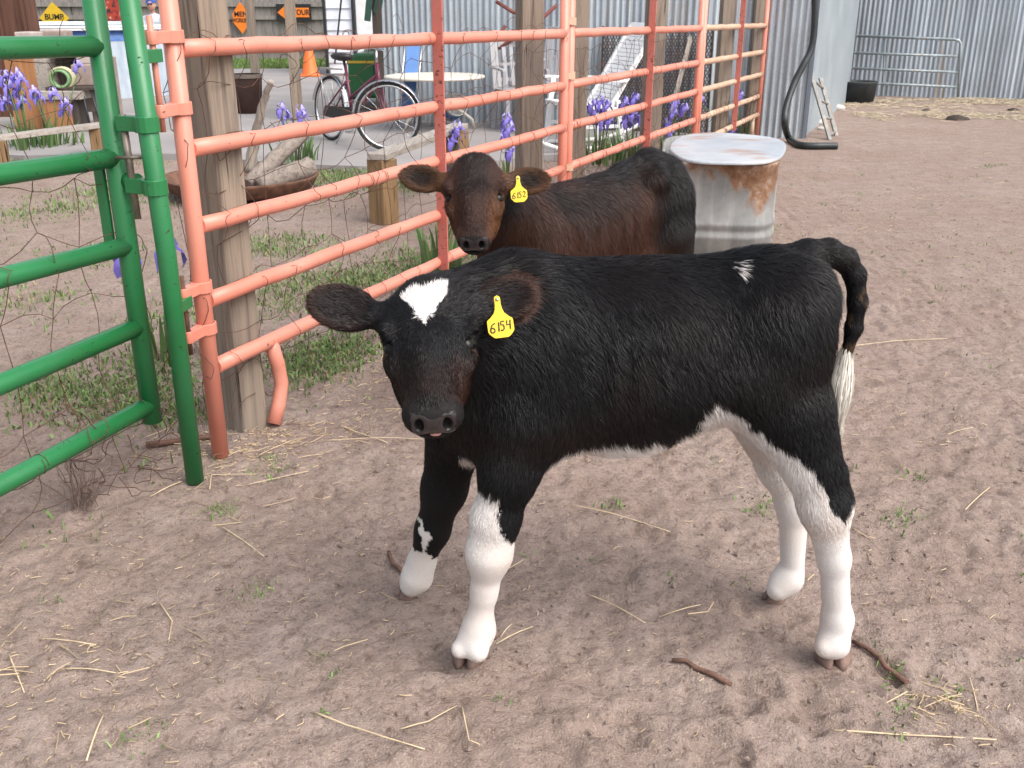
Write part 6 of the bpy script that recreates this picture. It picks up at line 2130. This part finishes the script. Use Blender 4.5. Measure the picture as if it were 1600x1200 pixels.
# garden weeds: low leafy ground cover in patches
g = np.random.default_rng(21)
xy = []
patches = [(505, 562, .26, 5.0), (470, 575, .2, 4), (540, 540, .2, 3), (150, 605, .34, 3.2), (90, 620, .2, 3), (225, 640, .22, 4.0), (250, 600, .2, 4), (440, 470, .30, 2.0), (430, 385, .35, 2.2), (520, 440, .28, 2.0), (120, 250, .6, 1.0), (70, 330, .35, 1.6), (200, 300, .5, 1.4), (560, 435, .25, 2.5), (690, 410, .35, 3.0), (640, 420, .2, 2.0), (430, 290, .3, 1.2), (560, 282, .5, 1.4), (500, 275, .5, 1.2), (640, 290, .4, 1.0), (330, 640, .12, 3), (590, 440, .15, 2), (30, 470, .3, 1.2), (150, 400, .3, 1.3), (600, 500, .16, 1.5), (270, 500, .25, 1.5)]
for px, py, r, dn_ in patches:
    c_ = gp(px, py); n_ = int(dn_ * 1000 * r * r * 3.14)
    q = c_[:2] + g.normal(0, r * .55, (n_, 2)); xy.append(q)
n_ = 60000
q = np.stack([g.uniform(-5.2, 2.6, n_), g.uniform(2.2, 11.0, n_)], 1)
den = sstep(.50, .72, vnoise(q[:, 0] * 1.6, q[:, 1] * 1.6, 31)) * sstep(.35, .65, vnoise(q[:, 0] * 7, q[:, 1] * 7, 32)) * .30
q = q[g.random(n_) < den]; xy.append(q)
xy = np.concatenate(xy)
fx = fence_x(xy[:, 1]); keep = (xy[:, 0] < fx - 0.02) | ((xy[:, 0] < fx + .05) & (g.random(len(xy)) < .4))
slab_near = [(p[0], p[1]) for p in slab]
keep &= ~in_poly(xy[:, 0], xy[:, 1], slab_near)
keep &= xy[:, 1] > 2.3
xy = xy[keep]
clump = vnoise(xy[:, 0] * 5, xy[:, 1] * 5, 33)
h = (0.014 + 0.030 * g.random(len(xy))) * (.6 + .9 * clump)
cols = GREEN * (0.6 + .75 * g.random((len(xy), 1))) ; m_ = g.random((len(xy), 1)) * (clump[:, None])
cols = cols * (1 - .55 * m_) + GREY_G * .55 * m_
dry = g.random(len(xy)) < .10; cols[dry] = DRY * .8
blades('garden_weeds', on_ground(xy), h, g.uniform(.0022, .0055, len(xy)), np.clip(cols, 0, 1), 'low green weeds growing in patches over the garden soil', 'weeds', 22, 1.1)
# lawn
n_ = 26000; xy = np.stack([g.uniform(-13, 1, n_), g.uniform(22.3, 26.2, n_)], 1)
P = np.concatenate([xy, np.full((n_, 1), .02)], 1)
blades('lawn_grass', P, g.uniform(.04, .09, n_), g.uniform(.006, .012, n_), np.array((0.13, 0.20, 0.055)) * g.uniform(.7, 1.3, (n_, 1)), 'strip of mown green lawn before the grey board fence', 'grass', 23)
# sprouts in the pen
cen = np.stack([g.uniform(-2.0, 4.2, 330), g.uniform(1.4, 8.5, 330)], 1)
cen = cen[cen[:, 0] > fence_x(cen[:, 1]) + .05]
fixed = np.array([gp(348, 797)[:2], gp(345, 800)[:2], gp(405, 920)[:2], gp(1190, 790)[:2], gp(1185, 800)[:2], gp(1400, 815)[:2], gp(1410, 805)[:2], gp(225, 1160)[:2], gp(1430, 745)[:2], gp(1565, 258)[:2], gp(1540, 262)[:2], gp(1545, 260)[:2], gp(960, 790)[:2], gp(1400, 1110)[:2], gp(420, 715)[:2], gp(400, 740)[:2], gp(440, 735)[:2], gp(1395, 1055)[:2]])
rep = np.concatenate([np.repeat(cen, 7, 0) + g.normal(0, .014, (len(cen) * 7, 2)), np.repeat(fixed, 34, 0) + g.normal(0, .028, (len(fixed) * 34, 2))])
n_ = len(rep)
blades('dirt_sprouts', on_ground(rep), g.uniform(.008, .028, n_), g.uniform(.0012, .003, n_), GREEN * 1.15 * g.uniform(.6, 1.35, (n_, 1)), 'tiny green sprouts scattered over the pen dirt', 'weeds', 24, 1.3)
# straw bits and chaff lying on the dirt
M_STRAW = m_coat('straw', 0.65, 0.2)


def chaff(name, xy, ln, wd, cols, label, seed, zoff=.002):
    g2 = np.random.default_rng(seed); n_ = len(xy)
    P = np.stack([xy[:, 0], xy[:, 1], ground_h(xy[:, 0], xy[:, 1]) + zoff + g2.random(n_) * .006], 1)
    a = g2.random(n_) * 6.283; tl_ = g2.normal(0, .15, n_)
    d = np.stack([np.cos(a), np.sin(a), tl_], 1) * ln[:, None] / 2; s = np.stack([-np.sin(a), np.cos(a), np.zeros(n_)], 1) * wd[:, None] / 2
    bend = np.stack([-np.sin(a), np.cos(a), np.zeros(n_)], 1) * (g2.normal(0, .10, n_) * ln)[:, None]
    u = np.array((0, 0, 1.0)) * wd[:, None] * .7
    V = np.stack([P - d - s, P - d + s, P - d + u, P + bend - s, P + bend + s, P + bend + u, P + d - s, P + d + s, P + d + u], 1).reshape(-1, 3)
    o_ = (np.arange(n_) * 9)[:, None]
    F = np.concatenate([o_ + np.array(q) + b for b in (0, 3) for q in ([0, 2, 5, 3], [2, 1, 4, 5], [1, 0, 3, 4])])
    o = np_mesh(name, V, F, M_STRAW, None, False, np.repeat(cols, 9, 0)); stuff(o); tag(o, label, 'straw')
    return o


n_ = 15000
xy = np.stack([g.uniform(-2.4, 6.6, n_), 1.25 + 11 * g.random(n_) ** 1.5], 1)
den = .22 + .78 * sstep(.5, .75, vnoise(xy[:, 0] * 2.3, xy[:, 1] * 2.3, 61))
xy = xy[(g.random(n_) < den) & ((xy[:, 0] > fence_x(xy[:, 1]) - .05) | (xy[:, 1] < 2.6))]
extra = [gp(px, py)[:2] + g.normal(0, r, (k_, 2)) for px, py, r, k_ in ((380, 700, .14, 230), (450, 690, .12, 130), (330, 720, .11, 90), (545, 665, .09, 90), (1470, 1100, .05, 110), (560, 600, .14, 130), (90, 1070, .16, 90), (1050, 690, .14, 60))]
xy = np.concatenate([xy] + extra); n_ = len(xy)
ln = np.where(g.random(n_) < .06, g.uniform(.05, .11, n_), g.uniform(.006, .026, n_))
tone = np.array((0.56, 0.43, 0.27)) * g.uniform(.45, 1.15, (n_, 1))
chaff('straw_bits', xy, ln, np.where(ln > .04, .0024, .0020), np.clip(tone, 0, .9), 'short straw bits and chaff scattered over the pen dirt', 25)
# straw bedding in front of the far wall
n_ = 26000; xy = np.stack([g.uniform(4.4, 8.6, n_), g.uniform(12.4, 15.6, n_)], 1)
den = np.exp(-(((xy[:, 0] - 5.7) / 1.0) ** 2 + ((xy[:, 1] - 13.2) / .5) ** 2)) * 1.2 + np.exp(-(((xy[:, 0] - 6.4) / 1.6) ** 2 + ((xy[:, 1] - 14.9) / .55) ** 2))
xy = xy[g.random(n_) < den * (.08 + .95 * sstep(.35, .65, vnoise(xy[:, 0] * 2.2, xy[:, 1] * 3.2, 71)))]; n_ = len(xy)
chaff('straw_bedding', xy, g.uniform(.05, .17, n_), np.full(n_, .0055), np.array((0.42, 0.345, 0.25)) * g.uniform(.6, 1.25, (n_, 1)), 'trampled pale straw bedding before the far corrugated wall', 26, .008)


# crumbs of dry earth
n_ = 15000
g5 = np.random.default_rng(44)
yy = 1.3 + 6.5 * g5.random(n_) ** 1.7
xy = np.stack([g5.uniform(-.62, .62, n_) * yy * 1.05 + .12 * yy, yy], 1)
xy = xy[(xy[:, 0] > fence_x(xy[:, 1])) | (xy[:, 1] < 2.5)]
xy = xy[g5.random(len(xy)) < .25 + .75 * sstep(.4, .7, vnoise(xy[:, 0] * 3.1, xy[:, 1] * 3.1, 81))]; n_ = len(xy)
rad = .0016 + .0055 * g5.random(n_) ** 4
ctr_ = np.stack([xy[:, 0], xy[:, 1], ground_h(xy[:, 0], xy[:, 1]) + rad * .3], 1)
oct_ = np.array([(1, 0, 0), (-1, 0, 0), (0, 1, 0), (0, -1, 0), (0, 0, 1), (0, 0, -1)], float)
V = (ctr_[:, None, :] + oct_[None] * rad[:, None, None] * g5.uniform(.6, 1.35, (n_, 6, 1)) + g5.normal(0, .25, (n_, 6, 3)) * rad[:, None, None]).reshape(-1, 3)
F = ((np.arange(n_) * 6)[:, None, None] + np.array([(0, 2, 4), (2, 1, 4), (1, 3, 4), (3, 0, 4), (2, 0, 5), (1, 2, 5), (3, 1, 5), (0, 3, 5)])[None]).reshape(-1, 3)
o = np_mesh('dirt_crumbs', V, F, M_DIRT, None, False); stuff(o); tag(o, 'small crumbs of dry earth lying loose on the pen dirt', 'dirt')


def straw(pts, r, label, col=(0.60, 0.47, 0.30)):
    P = [gp(*p) for p in pts]
    out = []
    for i in range(len(P) - 1):
        for q in (0, .34, .67):
            out.append(P[i] + (P[i + 1] - P[i]) * q)
    out.append(P[-1])
    fin = []
    z0_, z1_ = [float(ground_h(q[0], q[1])) for q in (out[0], out[-1])]
    for i_, p in enumerate(out):
        f_ = i_ / (len(out) - 1)
        p = p.copy(); p[2] = z0_ + (z1_ - z0_) * f_ + r + .005 + .004 * math.sin(f_ * 3.14); fin.append(p)
    r *= .78
    rr = [r * (1 - .35 * i / len(fin)) for i in range(len(fin))]
    mat = bpy.data.materials.get('straw_stalk') or m_plain('straw_stalk', col, .6, var=.25, scale=20)
    return tag(MB().tube(fin, rr, 6).build('straw_stalk', mat), label, 'straw', 'loose straw stalks on the dirt')


straw([(490, 1117), (540, 1140), (600, 1160), (664, 1178)], .0024, 'long bent straw at the bottom edge, left of centre')
straw([(626, 1142), (670, 1132), (714, 1105)], .0020, 'kinked straw just above the long bent one at the bottom')
straw([(347, 823), (380, 845), (412, 867)], .0021, 'straight straw left of the black and white front leg')
straw([(1302, 1146), (1400, 1155), (1556, 1160)], .0026, 'very long straight straw at the bottom right')
straw([(891, 792), (960, 808), (1048, 834)], .0019, 'long straw under the belly of the black calf')
straw([(918, 928), (960, 950), (1008, 978)], .0020, 'slanting straw midway between the front and hind hooves')
straw([(1507, 802), (1546, 764)], .0021, 'short straight straw at the right edge beyond the hind leg')
straw([(137, 1198), (152, 1160), (164, 1132)], .0026, 'steep straw at the bottom left edge')
straw([(16, 1030), (28, 1062), (40, 1092)], .0024, 'split straw at the far left edge')
straw([(100, 1054), (140, 1057), (183, 1062)], .0020, 'flat straw lying level in the lower left')
straw([(250, 945), (270, 975), (264, 1000)], .0018, 'bent straw in the middle of the left foreground')
straw([(722, 1110), (733, 1165), (750, 1168)], .0020, 'L shaped straw at the bottom centre')
straw([(775, 1012), (832, 990)], .0020, 'short straw right of the near front hoof')
straw([(782, 1000), (800, 985)], .0018, 'smallest straw piece beside the near front hoof')
straw([(1030, 964), (1094, 955)], .0018, 'level straw between the two hind hooves and the front')
straw([(1442, 1112), (1502, 1090)], .0019, 'short straw in the chaff pile at the lower right')
straw([(1514, 1062), (1527, 1116)], .0019, 'upright looking straw beside the chaff pile at the right')
straw([(235, 778), (285, 755)], .0020, 'straw in front of the foot of the slim green post')
straw([(328, 766), (331, 745), (400, 742)], .0019, 'right angled straw at the foot of the pink end post')
straw([(386, 758), (440, 748), (482, 737)], .0018, 'long thin straw right of the pink end post')
straw([(405, 708), (470, 680)], .0020, 'straw lying in the debris right of the bent pink leg')
straw([(516, 656), (560, 676), (606, 692)], .0024, 'thick straw just left of the muzzle of the black calf')
straw([(505, 690), (600, 688), (660, 690)], .0018, 'level straw below the muzzle of the black calf')
straw([(1310, 545), (1400, 535), (1480, 530)], .0022, 'long level straw behind the tail of the black calf')
straw([(150, 1010), (60, 1000)], .0018, 'pale straw near the left edge above the split one')
M_TWIG = m_wood('twig_bark', (0.17, 0.095, 0.070), (0.08, 0.048, 0.038), 'x', scale=2)


def twig(pts, r0_, r1_, label):
    P = [gp(*p) for p in pts]; n_ = len(P); g3 = random.Random(len(label))
    out = []
    for i in range(n_ - 1):
        for q in (0, .5):
            p = P[i] + (P[i + 1] - P[i]) * q; p[2] = float(ground_h(p[0], p[1])) + r0_ * .8 + .004; out.append(p + np.array((g3.gauss(0, .003), g3.gauss(0, .003), 0)))
    p = P[-1].copy(); p[2] = float(ground_h(p[0], p[1])) + r1_ + .003; out.append(p)
    return tag(MB().tube(out, [r0_ + (r1_ - r0_) * i / (len(out) - 1) for i in range(len(out))], 8).build('twig', M_TWIG), label, 'twig', 'twigs on the dirt')


twig([(1332, 1014), (1362, 1030), (1385, 1052), (1416, 1075)], .0050, .0062, 'crooked grey twig right of the near hind hoof')
twig([(1050, 1043), (1090, 1052), (1141, 1080)], .0045, .0065, 'reddish stick in front of the hind hooves')
twig([(608, 868), (615, 885), (630, 895)], .0050, .0060, 'short curved twig beside the far front leg')
twig([(225, 700), (290, 690), (345, 680)], .0110, .0080, 'thick dead stick half buried behind the slim green post')

# dry dead weed in front of the gate
m = MB(); g4 = random.Random(12); b0 = gp(130, 790)
for i in range(46):
    a = g4.uniform(0, 6.28); p = b0 + np.array((g4.gauss(0, .02), g4.gauss(0, .02), 0)); d = nrm(np.array((math.cos(a) * .5 + .25, math.sin(a) * .4, 1.0)))
    pts = [p.copy()]; L_ = g4.uniform(.08, .22)
    for j in range(5):
        d = nrm(d + np.array((g4.gauss(0, .22), g4.gauss(0, .22), g4.gauss(0, .12)))); p = p + d * L_ / 5; pts.append(p.copy())
    m.tube(pts, [.0014, .0013, .0012, .0010, .0008, .0006], 4, cap=False)
tag(m.build('dead_weed', m_plain('dry_stem', (0.17, 0.12, 0.10), .9)), 'dry dead weed with thin tangled stems in front of the green gate', 'dead plant')
# dung lumps far back in the pen
for px, py, r, lb in ((1495, 187, .10, 'dark dung heap on the edge of the straw bedding'), (1445, 174, .06, 'small dark dung heap in the middle of the straw'), (1585, 173, .06, 'dark dung lump at the right edge near the far wall')):
    q = gp(px, py); m = MB(); m.lathe([(r * 1.3, 0), (r * 1.1, r * .3), (r * .5, r * .55), (0.001, r * .6)], q, 12); m.v = [(x + .02 * math.sin(y * 40), y + .02 * math.sin(x * 50), z) for x, y, z in m.v]
    tag(m.build('dung_heap', m_plain('dung', (0.045, 0.033, 0.026), .9, bump=.5)), lb, 'dung', 'dung heaps near the straw')

for o in list(bpy.data.objects):
    if '_b' in o:
        del o['_b']
